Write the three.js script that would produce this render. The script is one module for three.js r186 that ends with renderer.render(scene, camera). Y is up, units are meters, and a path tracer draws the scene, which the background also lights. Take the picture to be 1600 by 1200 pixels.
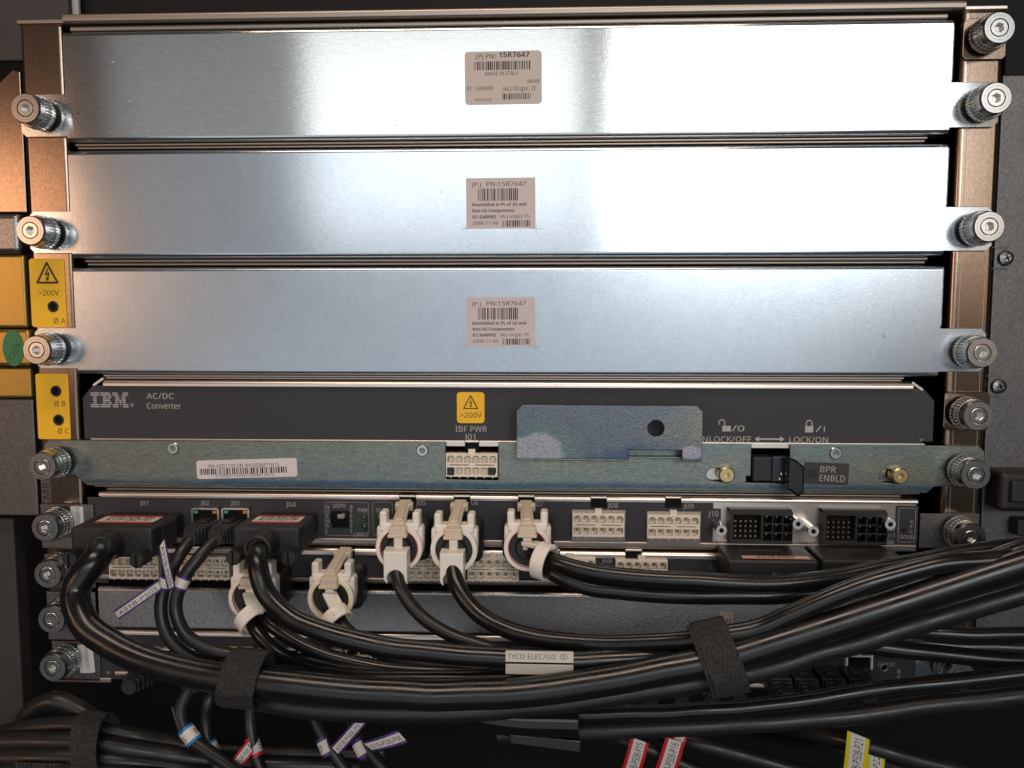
import * as THREE from 'three';
import { RoundedBoxGeometry } from 'three/addons/geometries/RoundedBoxGeometry.js';
import { mergeGeometries, toCreasedNormals } from 'three/addons/utils/BufferGeometryUtils.js';
import { RectAreaLightUniformsLib } from 'three/addons/lights/RectAreaLightUniformsLib.js';

// ------------------------------------------------------------------ camera, light, exposure
const scene = new THREE.Scene();
const F = 1295, PITCH = 4.92 * Math.PI / 180, YAW = 2.416 * Math.PI / 180, DIST = 0.4144;
const camera = new THREE.PerspectiveCamera(2 * Math.atan(600 / F) * 180 / Math.PI, 4 / 3, 0.02, 20);
camera.position.set(0, 0, DIST);
camera.rotation.order = 'YXZ';
camera.rotation.set(-PITCH, YAW, 0);
camera.updateMatrixWorld(true);
const renderer = new THREE.WebGLRenderer({ antialias: true });
renderer.toneMapping = THREE.LinearToneMapping;
renderer.toneMappingExposure = 1.18;
renderer.shadowMap.enabled = true;
RectAreaLightUniformsLib.init();
scene.background = new THREE.Color().setRGB(0.022, 0.023, 0.025);   // the dim hall round the cabinet

function glowSheet(name, label, category, w, h, at, target, color, radiance, group) {
  const o = new THREE.Group(); o.name = name; scene.add(o);
  o.position.set(...at); o.lookAt(...target);
  o.userData = { label, category }; if (group) o.userData.group = group;
  const m = new THREE.Mesh(new THREE.BoxGeometry(w, h, 0.01), new THREE.MeshStandardMaterial({ color: 0x888888, emissive: new THREE.Color().setRGB(...color), emissiveIntensity: 0.15, roughness: 0.9 }));
  m.name = 'glowing_pane'; o.add(m); m.position.z = -0.012;
  for (const [fw, fh, x, y] of [[w + 0.06, 0.03, 0, h / 2 + 0.015], [w + 0.06, 0.03, 0, -h / 2 - 0.015], [0.03, h, w / 2 + 0.015, 0], [0.03, h, -w / 2 - 0.015, 0]]) {
    const f = new THREE.Mesh(new THREE.BoxGeometry(fw, fh, 0.03), new THREE.MeshStandardMaterial({ color: 0x2a2826, roughness: 0.7 }));
    f.name = 'frame'; f.position.set(x, y, -0.012); o.add(f);
  }
  const l = new THREE.RectAreaLight(new THREE.Color().setRGB(...color), radiance, w, h);
  l.name = name + '_glow'; scene.add(l);
  // RectAreaLight shines along its own -z
  l.position.set(...at); l.lookAt(...target); 
  return o;
}
const RACK = [-0.02, 0, 0];
glowSheet('window', 'tall bright window of white daylight behind the camera', 'window', 0.79, 0.56, [0.555, 0.42, 1.62], [0.555, 0.42, 0], [0.96, 0.985, 1.0], 4.6);
glowSheet('window_001', 'wide window of dimmer daylight behind the camera', 'window', 0.67, 0.56, [-0.255, 0.46, 1.62], [-0.255, 0.46, 0], [0.93, 0.97, 1.0], 1.4);
glowSheet('window_002', 'added orange glowing sheet standing in for an unseen sunlit wall', 'window', 0.6, 0.48, [-1.52, 0.16, 1.55], [-0.2, 0, 0], [1.0, 0.58, 0.36], 4.2);  // added emitter in place of a sunlit wall, for the left rail
glowSheet('window_003', 'added dim brown-orange sheet standing in for an unseen warm wall', 'window', 0.42, 0.6, [1.26, 0.25, 1.55], [0.2, 0, 0], [1.0, 0.60, 0.34], 0.75);  // added emitter in place of a warm wall, tints the right rail
glowSheet('window_004', 'added wide low sheet giving pale blue fill light', 'window', 1.8, 1.25, [-0.15, -0.54, 1.75], [-0.15, -0.54, 0], [0.86, 0.93, 1.0], 0.42);  // added unseen sheet: bluish mirror tone and fill for the lower rows
glowSheet('window_005', 'added narrow sheet of dim grey fill light behind the camera', 'window', 0.46, 0.8, [-0.88, 0.42, 1.68], [-0.88, 0.42, 0], [0.95, 0.97, 1.0], 0.09);  // added unseen sheet, lifts the dark left end of the top panels
glowSheet('ceiling_lamp', 'long warm ceiling lamp above the cabinet', 'lamp', 1.0, 0.28, [-0.1, 1.35, 0.75], [-0.02, 0, 0.1], [1.0, 0.79, 0.64], 9.5);

// ------------------------------------------------------------------ helpers
const EUL = new THREE.Matrix4().makeRotationFromEuler(camera.rotation);
function U(px, py, z = 0) {            // the point at depth z that the photograph shows at a pixel of its 1600 x 1200
  const d = new THREE.Vector3((px - 800) / F, (600 - py) / F, -1).transformDirection(EUL);
  const t = (DIST - z) / -d.z;
  return new THREE.Vector3(d.x * t, d.y * t, z);
}
let seed = 7;
const rnd = () => { seed = (seed * 1664525 + 1013904223) >>> 0; return seed / 4294967296; };
const counts = {};
function numbered(n) { const k = counts[n] = (counts[n] ?? -1) + 1; return k ? `${n}_${String(k).padStart(3, '0')}` : n; }
counts.window = 5; counts.ceiling_lamp = 0;
function thing(name, label, category, at = [0, 0, 0], group) {
  const o = new THREE.Group(); o.name = numbered(name); o.position.set(...at); scene.add(o);
  o.userData = { label, category }; if (group) o.userData.group = group;
  return o;
}
function prep(g, keepUV) {             // plain attributes, uv in metres by the side a face looks to
  g = g.index ? g.toNonIndexed() : g.clone();
  const p = g.attributes.position, n = g.attributes.normal;
  if (!keepUV) {
    const uv = new Float32Array(p.count * 2);
    for (let i = 0; i < p.count; i += 3) {
      let ax = 0, ay = 0, az = 0;
      for (let k = 0; k < 3; k++) { ax += n.getX(i + k); ay += n.getY(i + k); az += n.getZ(i + k); }
      ax = Math.abs(ax); ay = Math.abs(ay); az = Math.abs(az);
      for (let k = i; k < i + 3; k++) {
        const x = p.getX(k), y = p.getY(k), z = p.getZ(k);
        const [u, v] = az >= ax * 0.99 && az >= ay * 0.99 ? [x, y] : ay >= ax ? [x, z] : [z, y];
        uv[2 * k] = u; uv[2 * k + 1] = v;
      }
    }
    g.setAttribute('uv', new THREE.BufferAttribute(uv, 2));
  }
  for (const k of Object.keys(g.attributes)) if (!['position', 'normal', 'uv'].includes(k)) g.deleteAttribute(k);
  return g;
}
function obj(name, geos, mat, parent = scene, keepUV = false) {
  geos = [geos].flat();
  const list = geos.map((g) => prep(g, keepUV));
  const m = new THREE.Mesh(list.length > 1 ? mergeGeometries(list) : list[0], mat);
  m.name = parent === scene ? numbered(name) : name; m.castShadow = m.receiveShadow = true;
  parent.add(m); return m;
}
function tag(o, label, category, group, kind) { Object.assign(o.userData, label ? { label } : {}, category ? { category } : {}, group ? { group } : {}, kind ? { kind } : {}); return o; }
function bx(x0, x1, y0, y1, z0, z1, r = 0.0006, seg = 2) {
  const w = Math.abs(x1 - x0), h = Math.abs(y1 - y0), d = Math.abs(z1 - z0);
  r = Math.min(r, w / 2.01, h / 2.01, d / 2.01);
  const g = r > 0 ? new RoundedBoxGeometry(w, h, d, seg, r) : new THREE.BoxGeometry(w, h, d);
  return g.translate((x0 + x1) / 2, (y0 + y1) / 2, (z0 + z1) / 2);
}
function cyl(r0, r1, z0, z1, n = 32, x = 0, y = 0) { return new THREE.CylinderGeometry(r1, r0, z1 - z0, n).rotateX(Math.PI / 2).translate(x, y, (z0 + z1) / 2); }
function outline(pts, holes = []) {
  const s = new THREE.Shape(pts.map((p) => new THREE.Vector2(...p)));
  for (const h of holes) s.holes.push(h instanceof THREE.Path ? h : new THREE.Path(h.map((p) => new THREE.Vector2(...p))));
  return s;
}
function sheet(shape, z1, thick, bevel = 0.0003) {      // a plate with its front at z1
  return new THREE.ExtrudeGeometry(shape, { depth: thick - bevel * 2, bevelEnabled: bevel > 0, bevelThickness: bevel, bevelSize: bevel, bevelOffset: -bevel, bevelSegments: 2, curveSegments: 16 }).translate(0, 0, z1 - thick + bevel);
}
function roundRect(x0, x1, y0, y1, r) {
  const s = new THREE.Shape();
  s.moveTo(x0 + r, y0); s.lineTo(x1 - r, y0); s.absarc(x1 - r, y0 + r, r, -Math.PI / 2, 0); s.lineTo(x1, y1 - r); s.absarc(x1 - r, y1 - r, r, 0, Math.PI / 2);
  s.lineTo(x0 + r, y1); s.absarc(x0 + r, y1 - r, r, Math.PI / 2, Math.PI); s.lineTo(x0, y0 + r); s.absarc(x0 + r, y0 + r, r, Math.PI, Math.PI * 1.5);
  return s;
}
const hole = (x, y, r) => { const p = new THREE.Path(); p.absarc(x, y, r, 0, Math.PI * 2, true); return p; };
function tube(pts, r, seg = 120, rad = 18) { return new THREE.TubeGeometry(new THREE.CatmullRomCurve3(pts, false, 'centripetal'), seg, r, rad); }

// ------------------------------------------------------------------ textures
function noiseField(W, H, cellsX, cellsY, sd) {         // smooth tileable value noise, 0..1
  const g = new Float32Array(cellsX * cellsY); let s = sd * 7919 + 13;
  for (let i = 0; i < g.length; i++) { s = (s * 1664525 + 1013904223) >>> 0; g[i] = s / 4294967296; }
  const out = new Float32Array(W * H), sm = (t) => t * t * (3 - 2 * t);
  for (let y = 0; y < H; y++) {
    const fy = y / H * cellsY, y0 = Math.floor(fy), ty = sm(fy - y0), ya = (y0 % cellsY) * cellsX, yb = ((y0 + 1) % cellsY) * cellsX;
    for (let x = 0; x < W; x++) {
      const fx = x / W * cellsX, x0 = Math.floor(fx), tx = sm(fx - x0), xa = x0 % cellsX, xb = (x0 + 1) % cellsX;
      out[y * W + x] = (g[ya + xa] * (1 - tx) + g[ya + xb] * tx) * (1 - ty) + (g[yb + xa] * (1 - tx) + g[yb + xb] * tx) * ty;
    }
  }
  return out;
}
function layered(W, H, layers) {                        // layers: [cellsX, cellsY, weight, seed]
  const out = new Float32Array(W * H); let sum = 0;
  for (const [cx, cy, w, s] of layers) { const f = noiseField(W, H, cx, cy, s); sum += w; for (let i = 0; i < out.length; i++) out[i] += f[i] * w; }
  for (let i = 0; i < out.length; i++) out[i] /= sum;
  return out;
}
function dataTex(W, H, fn, srgb, sizeX, sizeY) {
  const d = new Uint8Array(W * H * 4);
  for (let i = 0; i < W * H; i++) { const c = fn(i % W, Math.floor(i / W), i); for (let k = 0; k < 3; k++) d[4 * i + k] = Math.max(0, Math.min(255, Math.round(c[k] * 255))); d[4 * i + 3] = 255; }
  const t = new THREE.DataTexture(d, W, H); t.magFilter = THREE.LinearFilter; t.minFilter = THREE.LinearMipmapLinearFilter; t.generateMipmaps = true;
  t.wrapS = t.wrapT = THREE.RepeatWrapping; if (srgb) t.colorSpace = THREE.SRGBColorSpace;
  if (sizeX) t.repeat.set(1 / sizeX, 1 / (sizeY ?? sizeX)); t.needsUpdate = true; return t;
}
const grainF = layered(512, 512, [[256, 256, 1, 1], [128, 128, 1, 2], [40, 40, 0.5, 3]]);
const grainTex = (size) => dataTex(512, 512, (x, y, i) => [grainF[i], grainF[i], grainF[i]], false, size);
const grainBump = grainTex(0.09), grainFine = grainTex(0.04);
const dashF = layered(512, 512, [[48, 256, 1, 4], [24, 170, 0.8, 5], [90, 256, 0.6, 6]]);
const dashBump = dataTex(512, 512, (x, y, i) => { const v = Math.pow(Math.max(0, (dashF[i] - 0.3) * 1.8), 1.3); return [v, v, v]; }, false, 0.07);
const blotF = layered(512, 512, [[6, 6, 1, 8], [14, 14, 0.7, 9], [40, 40, 0.3, 10], [200, 200, 0.25, 11]]);
const blotTex = (lo, hi, size) => dataTex(512, 512, (x, y, i) => { const v = Math.min(1, Math.max(0, (blotF[i] - 0.3) * 2.4)); return [0, 1, 2].map((k) => lo[k] + (hi[k] - lo[k]) * v); }, true, size);
const speckF = layered(512, 512, [[256, 256, 1, 41], [512, 512, 1, 42], [90, 90, 0.5, 43]]);
const speckTex = (lo, hi, size) => dataTex(512, 512, (x, y, i) => { const v = Math.min(1, Math.max(0, (speckF[i] - 0.25) * 2)), b = 0.985 + 0.015 * Math.min(1, Math.max(0, (blotF[i] - 0.3) * 2.4)); return [0, 1, 2].map((k) => (lo[k] + (hi[k] - lo[k]) * v) * b); }, true, size);
const streakTex = dataTex(512, 512, (x, y, i) => { const v = 0.945 + 0.055 * Math.min(1, Math.max(0, (dashF[i] - 0.25) * 2.2)); return [v, v, v]; }, true, 0.07);
const fuzzF = layered(256, 256, [[128, 128, 1, 12], [64, 64, 0.6, 13]]);
const fuzzMap = dataTex(256, 256, (x, y, i) => { const v = Math.max(0.12, Math.min(1, (fuzzF[i] - 0.45) * 4.5)); return [v, v * 0.97, v * 0.95]; }, false, 0.014);
const fuzz = dataTex(256, 256, (x, y, i) => { const v = fuzzF[i]; return [v, v, v]; }, false, 0.02);
const dustTex = dataTex(512, 512, (x, y, i) => { const v = 0.55 + 0.45 * Math.min(1, Math.max(0, (blotF[i] - 0.25) * 2)); return [v, v, v]; }, false, 0.07);
// ------------------------------------------------------------------ materials
const std = (o) => new THREE.MeshStandardMaterial(o), phy = (o) => new THREE.MeshPhysicalMaterial(o);
const lin = (r, g, b) => new THREE.Color().setRGB(r, g, b);
const M = {
  zincBrushed: phy({ color: lin(0.80, 0.81, 0.80), metalness: 1, roughness: 0.17, anisotropy: 0.85, anisotropyRotation: Math.PI / 2, map: streakTex, bumpMap: dashBump, bumpScale: 0.000005 }),
  zincGrain: phy({ color: lin(0.74, 0.79, 0.84), metalness: 1, roughness: 0.19, anisotropy: 0.5, anisotropyRotation: Math.PI / 2, map: speckTex([0.91, 0.92, 0.93], [1, 1, 1], 0.075), bumpMap: grainBump, bumpScale: 0.000004 }),
  zincSatin: phy({ color: lin(0.58, 0.635, 0.68), metalness: 1, roughness: 0.27, map: speckTex([0.91, 0.92, 0.93], [1, 1, 1], 0.07), bumpMap: grainBump, bumpScale: 0.00001 }),
  zincDull: phy({ color: lin(0.43, 0.415, 0.40), metalness: 1, roughness: 0.36, map: speckTex([0.80, 0.80, 0.80], [1, 1, 1], 0.08), bumpMap: grainBump, bumpScale: 0.00012 }),
  nickel: std({ color: lin(0.80, 0.71, 0.64), metalness: 1, roughness: 0.33, bumpMap: grainFine, bumpScale: 0.000006 }),
  nickelDim: std({ color: lin(0.42, 0.36, 0.31), metalness: 1, roughness: 0.42 }),
  rail: std({ color: lin(0.38, 0.285, 0.215), metalness: 1, roughness: 0.20, map: speckTex([0.86, 0.86, 0.85], [1, 1, 1], 0.10), bumpMap: grainFine, bumpScale: 0.000008 }),
  steel: std({ color: lin(0.62, 0.60, 0.57), metalness: 1, roughness: 0.22 }),
  steelDark: std({ color: lin(0.35, 0.34, 0.33), metalness: 1, roughness: 0.3 }),
  galv: std({ color: lin(0.235, 0.228, 0.222), metalness: 1, roughness: 0.5, map: speckTex([0.74, 0.74, 0.74], [1, 1, 1], 0.09), bumpMap: grainBump, bumpScale: 0.00003 }),
  brass: std({ color: lin(0.62, 0.49, 0.26), metalness: 1, roughness: 0.35 }),
  goldPlate: std({ color: lin(0.50, 0.33, 0.085), metalness: 0.8, roughness: 0.34, map: speckTex([0.9, 0.9, 0.88], [1, 1, 1], 0.06) }),
  overlay: std({ color: lin(0.036, 0.036, 0.038), roughness: 0.62, bumpMap: grainFine, bumpScale: 0.00002 }),
  blackBox: phy({ color: lin(0.006, 0.006, 0.006), roughness: 0.85, specularIntensity: 0.4 }),
  plastic: std({ color: lin(0.017, 0.0165, 0.016), roughness: 0.5, bumpMap: grainFine, bumpScale: 0.00002 }),
  cable: std({ color: lin(0.009, 0.0088, 0.0085), roughness: 0.33, roughnessMap: dustTex }),
  cableMatt: std({ color: lin(0.015, 0.0145, 0.014), roughness: 0.52, roughnessMap: dustTex }),
  velcro: phy({ color: lin(0.085, 0.082, 0.08), map: fuzzMap, roughness: 0.95, bumpMap: fuzz, bumpScale: 0.0006 }),
  nylon: std({ color: lin(0.84, 0.75, 0.63), roughness: 0.45 }),
  clampWhite: std({ color: lin(0.85, 0.79, 0.70), roughness: 0.4 }),
  latch: std({ color: lin(0.66, 0.55, 0.42), roughness: 0.4 }),
  red: std({ color: lin(0.6, 0.06, 0.05), roughness: 0.5 }),
  yellowRing: std({ color: lin(0.75, 0.6, 0.02), roughness: 0.5 }),
  glossBlack: std({ color: lin(0.008, 0.008, 0.01), roughness: 0.12 }),
  greenLens: std({ color: lin(0.03, 0.07, 0.035), roughness: 0.15 }),
  green: std({ color: lin(0.01, 0.16, 0.08), roughness: 0.4 }),
  paper: std({ color: lin(0.72, 0.68, 0.66), roughness: 0.6 }),
  goldPin: std({ color: lin(0.75, 0.58, 0.38), metalness: 1, roughness: 0.3 }),
  cabinetDark: phy({ color: lin(0.006, 0.0062, 0.007), specularIntensity: 0.45, roughness: 0.6, bumpMap: grainBump, bumpScale: 0.00005 }),
  cabinetBrown: std({ color: lin(0.042, 0.037, 0.034), roughness: 0.6, bumpMap: grainBump, bumpScale: 0.00004 }),
};
// chromate colours on the slider plate: dyed patches with a grain of their own
const chromF = layered(1024, 128, [[16, 3, 1, 21], [60, 8, 0.6, 22], [200, 20, 0.4, 27]]), chromG = layered(1024, 128, [[12, 3, 1, 23], [60, 8, 0.4, 24]]), chromN = layered(1024, 128, [[512, 64, 1, 25], [256, 64, 1, 26]]);
const chromTex = dataTex(1024, 128, (x, y, i) => {
  const v = y / 128, a = chromF[i], b = chromG[i], n = 0.84 + 0.32 * chromN[i];
  let c = [0.66, 0.69, 0.66];
  const mixTo = (t, k) => { k = Math.max(0, Math.min(1, k)); c = c.map((q, j) => q + (t[j] - q) * k); };
  mixTo([0.74, 0.72, 0.63], (a - 0.5) * 2.2 + (x / 1024 - 0.7) * 0.8);
  mixTo([0.60, 0.66, 0.69], (b - 0.52) * 2.2);
  mixTo([0.40, 0.50, 0.60], (0.18 + 0.14 * (a - 0.5) - v) * 9);
  mixTo([0.64, 0.60, 0.50], (0.05 + 0.1 * (b - 0.5) - v) * 20);
  return c.map((q) => q * n);
}, true);
M.chromate = phy({ color: lin(0.58, 0.585, 0.575), metalness: 1, roughness: 0.4, map: chromTex, bumpMap: grainBump, bumpScale: 0.00003 });
const brF = layered(512, 160, [[6, 2, 1, 31], [20, 6, 0.6, 32]]), brN = layered(512, 160, [[256, 80, 1, 33], [512, 160, 1, 34]]);
const bracketTex = dataTex(512, 160, (x, y, i) => {      // dark passivated zinc: blue and olive tints, pale drying stains with rings
  let c = [0.43, 0.45, 0.48]; const mixTo = (t, k) => { k = Math.max(0, Math.min(1, k)); c = c.map((q, j) => q + (t[j] - q) * k); };
  const w = (brF[i] - 0.5) * 30, d1 = Math.hypot((x - 38) / 1.5, (y - 14) * 0.95) + w, d2 = Math.hypot((x - 482) / 1.6, y - 22) + w * 0.4;
  mixTo([0.27, 0.34, 0.46], (0.42 - y / 160) * 2.4 + (brF[i] - 0.5) * 2); mixTo([0.52, 0.53, 0.48], (x / 512 - 0.6) * 1.8 + (brF[i] - 0.5));
  mixTo([0.42, 0.50, 0.48], (100 - d1) / 40 * (d1 > 52 ? 0.8 : 0)); mixTo([0.62, 0.61, 0.62], (58 - d1) / 10); mixTo([0.56, 0.60, 0.63], (5 - Math.abs(d1 - 16)) / 6 * 0.5);
  mixTo([0.62, 0.60, 0.64], (22 - d2) / 7);
  const n = 0.72 + 0.56 * brN[i]; return c.map((q) => q * n);
}, true);
M.chromateBlue = phy({ color: lin(1, 1, 1), metalness: 1, roughness: 0.42, map: bracketTex, bumpMap: grainBump, bumpScale: 0.00008 });

// ------------------------------------------------------------------ print
function print(wmm, hmm, draw, ppm = 10, back = '#fff') {
  const c = document.createElement('canvas'); c.width = Math.round(wmm * ppm); c.height = Math.round(hmm * ppm);
  const x = c.getContext('2d'); x.fillStyle = back; x.fillRect(0, 0, c.width, c.height); x.scale(ppm, ppm);
  x.textBaseline = 'alphabetic'; draw(x);
  const t = new THREE.CanvasTexture(c); t.colorSpace = THREE.SRGBColorSpace; t.anisotropy = 4; return t;
}
function text(x, s, px, py, size, { w, align = 'left', bold, font = 'sans-serif', color = '#2a2422' } = {}) {
  x.font = `${bold ? 'bold ' : ''}${size}px ${font}`; x.textAlign = 'left'; x.fillStyle = color;
  const m = x.measureText(s).width, k = w ? w / m : 1;
  x.save(); x.translate(align === 'center' ? px - m * k / 2 : align === 'right' ? px - m * k : px, py); x.scale(k, 1); x.fillText(s, 0, 0); x.restore();
}
function bars(x, x0, y0, w, h, n, sd, color = '#2a2422') {
  let s = sd; const r = () => { s = (s * 1664525 + 1013904223) >>> 0; return s / 4294967296; };
  x.fillStyle = color; let at = 0; const u = w / n;
  while (at < n) { const b = 1 + Math.floor(r() * 2.6); x.fillRect(x0 + at * u, y0, Math.min(b, n - at) * u * 0.92, h); at += b + 1 + Math.floor(r() * 2.2); }
}
function normUV(g, x0, x1, y0, y1) {
  g = g.index ? g.toNonIndexed() : g; const p = g.attributes.position, uv = new Float32Array(p.count * 2);
  for (let i = 0; i < p.count; i++) { uv[2 * i] = (p.getX(i) - x0) / (x1 - x0); uv[2 * i + 1] = (p.getY(i) - y0) / (y1 - y0); }
  g.setAttribute('uv', new THREE.BufferAttribute(uv, 2)); return g;
}
function sticker(name, parent, x0, x1, y0, y1, z, tex, { r = 0.0004, rough = 0.55, tilt = 0, color = lin(0.86, 0.84, 0.84), shape, thick = 0.00018, metalness = 0 } = {}) {
  const w = x1 - x0, h = y1 - y0;
  const g = normUV(new THREE.ExtrudeGeometry(shape ?? roundRect(-w / 2, w / 2, -h / 2, h / 2, r), { depth: thick, bevelEnabled: false, curveSegments: 8 }), -w / 2, w / 2, -h / 2, h / 2);
  const m = obj(name, g, std({ color, map: tex, roughness: rough, metalness }), parent, true);
  m.position.set((x0 + x1) / 2, (y0 + y1) / 2, z); m.rotation.z = tilt; return m;
}
// ------------------------------------------------------------------ the cabinet round the units
const XL = -0.2405, XR = 0.192, XC = (XL + XR) / 2;
const Yp = (py, px = 940, z = 0) => U(px, py, z).y, Xp = (px, py = 480, z = 0) => U(px, py, z).x;
function rectPx(px0, px1, py0, py1, z, ref) { const a = U(px0, ref ?? (py0 + py1) / 2, z).x, b = U(px1, ref ?? (py0 + py1) / 2, z).x, c = U((px0 + px1) / 2, py1, z).y, d = U((px0 + px1) / 2, py0, z).y; return [a, b, c, d]; }   // x0, x1, y0, y1
function drawn(prof, l0, l1, axis) {                    // a closed cross-section of [a, b, na, nb] points with their own normals, drawn from l0 to l1 along x (a = z, b = y) or y (a = z, b = x)
  const pos = [], nor = [], put = (p, l) => { const f = axis === 'x' ? [l, p[1], p[0], 0, p[3], p[2]] : [p[1], l, p[0], p[3], 0, p[2]]; pos.push(f[0], f[1], f[2]); nor.push(f[3], f[4], f[5]); };
  const tri = (q) => { const [A, B, C] = q.map(([p, l]) => new THREE.Vector3(...(axis === 'x' ? [l, p[1], p[0]] : [p[1], l, p[0]]))), n = B.clone().sub(A).cross(C.clone().sub(A)); const s = axis === 'x' ? n.y * (q[0][0][3] + q[1][0][3]) + n.z * (q[0][0][2] + q[1][0][2]) : n.x * (q[0][0][3] + q[1][0][3]) + n.z * (q[0][0][2] + q[1][0][2]); for (const [p, l] of s < 0 ? [q[0], q[2], q[1]] : q) put(p, l); };
  for (let i = 0; i < prof.length; i++) {
    let p = prof[i], q = prof[(i + 1) % prof.length]; const dz = q[0] - p[0], dy = q[1] - p[1], L = Math.hypot(dz, dy); if (L < 1e-9) continue;
    const out = [dy / L, -dz / L]; const fix = (t) => (t[2] === undefined ? [t[0], t[1], ...out.map((v) => v * prof.sign)] : t);
    const sharp = p[2] === undefined || q[2] === undefined; if (sharp) { p = [p[0], p[1]]; q = [q[0], q[1]]; } p = fix(p); q = fix(q);
    tri([[p, l0], [q, l0], [q, l1]]); tri([[p, l0], [q, l1], [p, l1]]);
  }
  const flat = prof.map((p) => new THREE.Vector2(p[0], p[1])), faces = THREE.ShapeUtils.triangulateShape(flat, []);
  for (const [l, s] of [[l0, -1], [l1, 1]]) for (const f of faces) { const v = f.map((k) => axis === 'x' ? [l, prof[k][1], prof[k][0]] : [prof[k][1], l, prof[k][0]]); const n = new THREE.Vector3().subVectors(new THREE.Vector3(...v[1]), new THREE.Vector3(...v[0])).cross(new THREE.Vector3().subVectors(new THREE.Vector3(...v[2]), new THREE.Vector3(...v[0]))); const w = (axis === 'x' ? n.x : n.y) * s < 0 ? [v[0], v[2], v[1]] : v; for (const p of w) { pos.push(...p); nor.push(...(axis === 'x' ? [s, 0, 0] : [0, s, 0])); } }
  const g = new THREE.BufferGeometry(); g.setAttribute('position', new THREE.Float32BufferAttribute(pos, 3)); g.setAttribute('normal', new THREE.Float32BufferAttribute(nor, 3)); g.setAttribute('uv', new THREE.Float32BufferAttribute(new Float32Array(pos.length / 3 * 2), 2)); return g;
}
const profX = (prof, x0, x1) => drawn(prof, x0, x1, 'x'), profY = (prof, y0, y1) => drawn(prof, y0, y1, 'y');
function roundedProfile(y0, y1, zb, zf, rt, rb = rt, n = 8) {   // flat front with rounded top and bottom, going back to zb
  const p = [[zb, y0]];
  for (let i = 0; i <= n; i++) { const a = -Math.PI / 2 + i / n * Math.PI / 2; p.push([zf - rb + rb * Math.cos(a), y0 + rb + rb * Math.sin(a), Math.cos(a), Math.sin(a)]); }
  for (let i = 0; i <= n; i++) { const a = i / n * Math.PI / 2; p.push([zf - rt + rt * Math.cos(a), y1 - rt + rt * Math.sin(a), Math.cos(a), Math.sin(a)]); }
  p.push([zb, y1]); p.sign = 1; return p;
}
tag(obj('cabinet_back', bx(-0.6, 0.6, -0.5, 0.5, -0.075, -0.07, 0), M.blackBox), 'black back plate inside the equipment cabinet', 'cabinet', null, 'structure');

function plate(name, label, category, px0, px1, py0, py1, zf, thick, mat, r = 0.001, group) {
  const t = thing(name, label, category, [0, 0, 0], group), [x0, x1, y0, y1] = rectPx(px0, px1, py0, py1, zf);
  obj('panel', bx(x0, x1, y0, y1, zf - thick, zf, r, 3), mat, t); return t;
}
plate('cabinet_cover', 'dark brown cabinet cover above the left rail', 'cover', -60, 107, -60, 95, -0.010, 0.004, M.cabinetBrown);
plate('cabinet_cover', 'black cabinet cover above the top shelf', 'cover', 122, 1680, -60, 34, -0.020, 0.004, M.cabinetDark);
plate('trim_strip', 'short white trim strip beside the brown cabinet cover', 'strip', 109, 121, -60, 30, -0.014, 0.003, std({ color: lin(0.42, 0.39, 0.38), roughness: 0.6 }));
plate('cabinet_cover', 'black cover beside the upper right thumbscrew', 'cover', 1572, 1680, 20, 118, -0.012, 0.004, M.cabinetDark);
{ // left side covers
  const t = thing('side_cover', 'folded copper-toned side cover left of the upper rail', 'cover');
  const z = -0.006, a = U(-60, 150, z), b = U(33, 150, z), e = Yp(332, 10, z), f = Yp(112, 30, z);
  obj('panel', sheet(outline([[a.x, e], [b.x, e], [b.x, f], [b.x - 0.004, f + 0.001], [a.x, f - 0.022]]), z, 0.002, 0.0005), M.rail, t);
  const [x0, x1, y0, y1] = rectPx(-60, 30, 334, 396, -0.001);
  obj('bend', bx(x0, x1, y0, y1, -0.012, -0.001, 0.003, 4), M.zincDull, t);
  const g = thing('side_cover', 'glossy yellow chromate side cover behind the green sticker', 'cover');
  const [gx0, gx1, gy0, gy1] = rectPx(-60, 40, 398, 512, -0.004), [hx0, hx1, hy0, hy1] = rectPx(-60, 47, 515, 572, -0.001), [ix0, ix1, iy0, iy1] = rectPx(-60, 49, 574, 622, -0.004);
  obj('panel', bx(gx0, gx1, gy0, gy1, -0.008, -0.004, 0.0015, 3), M.goldPlate, g);
  obj('raised_band', bx(hx0, hx1, hy0, hy1, -0.008, -0.001, 0.002, 3), M.goldPlate, g);
  obj('panel', bx(ix0, ix1, iy0, iy1, -0.008, -0.004, 0.0015, 3), M.goldPlate, g);
  const oval = new THREE.Shape(); oval.absellipse(0, 0, 0.0056, 0.0094, 0, Math.PI * 2);
  const c = U(21, 544, -0.0009);
  const st = sticker('sticker', g, c.x - 0.0056, c.x + 0.0056, c.y - 0.0094, c.y + 0.0094, -0.0009, print(11.2, 18.8, (x) => {
    x.strokeStyle = '#0a2a18'; x.lineWidth = 0.35; x.beginPath(); x.moveTo(4.4, 12.6); x.bezierCurveTo(2.4, 14, 3.4, 16, 5.4, 14.6); x.bezierCurveTo(7.6, 13, 4.4, 11.6, 6.2, 10.6); x.bezierCurveTo(8.6, 9.4, 8.2, 12, 6.6, 12.2); x.stroke();
    x.beginPath(); x.moveTo(5.2, 8.2); x.lineTo(9.4, 7.4); x.lineTo(6.4, 9.4); x.stroke();
  }, 14, '#1c7a4c'), { shape: oval, rough: 0.35, color: lin(0.9, 0.9, 0.9) });
  tag(st, 'dark green oval sticker with a handwritten mark');
}
plate('side_plate', 'grey galvanised side plate left of the lower rail', 'plate', -60, 56, 624, 806, -0.004, 0.003, M.galv);
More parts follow.
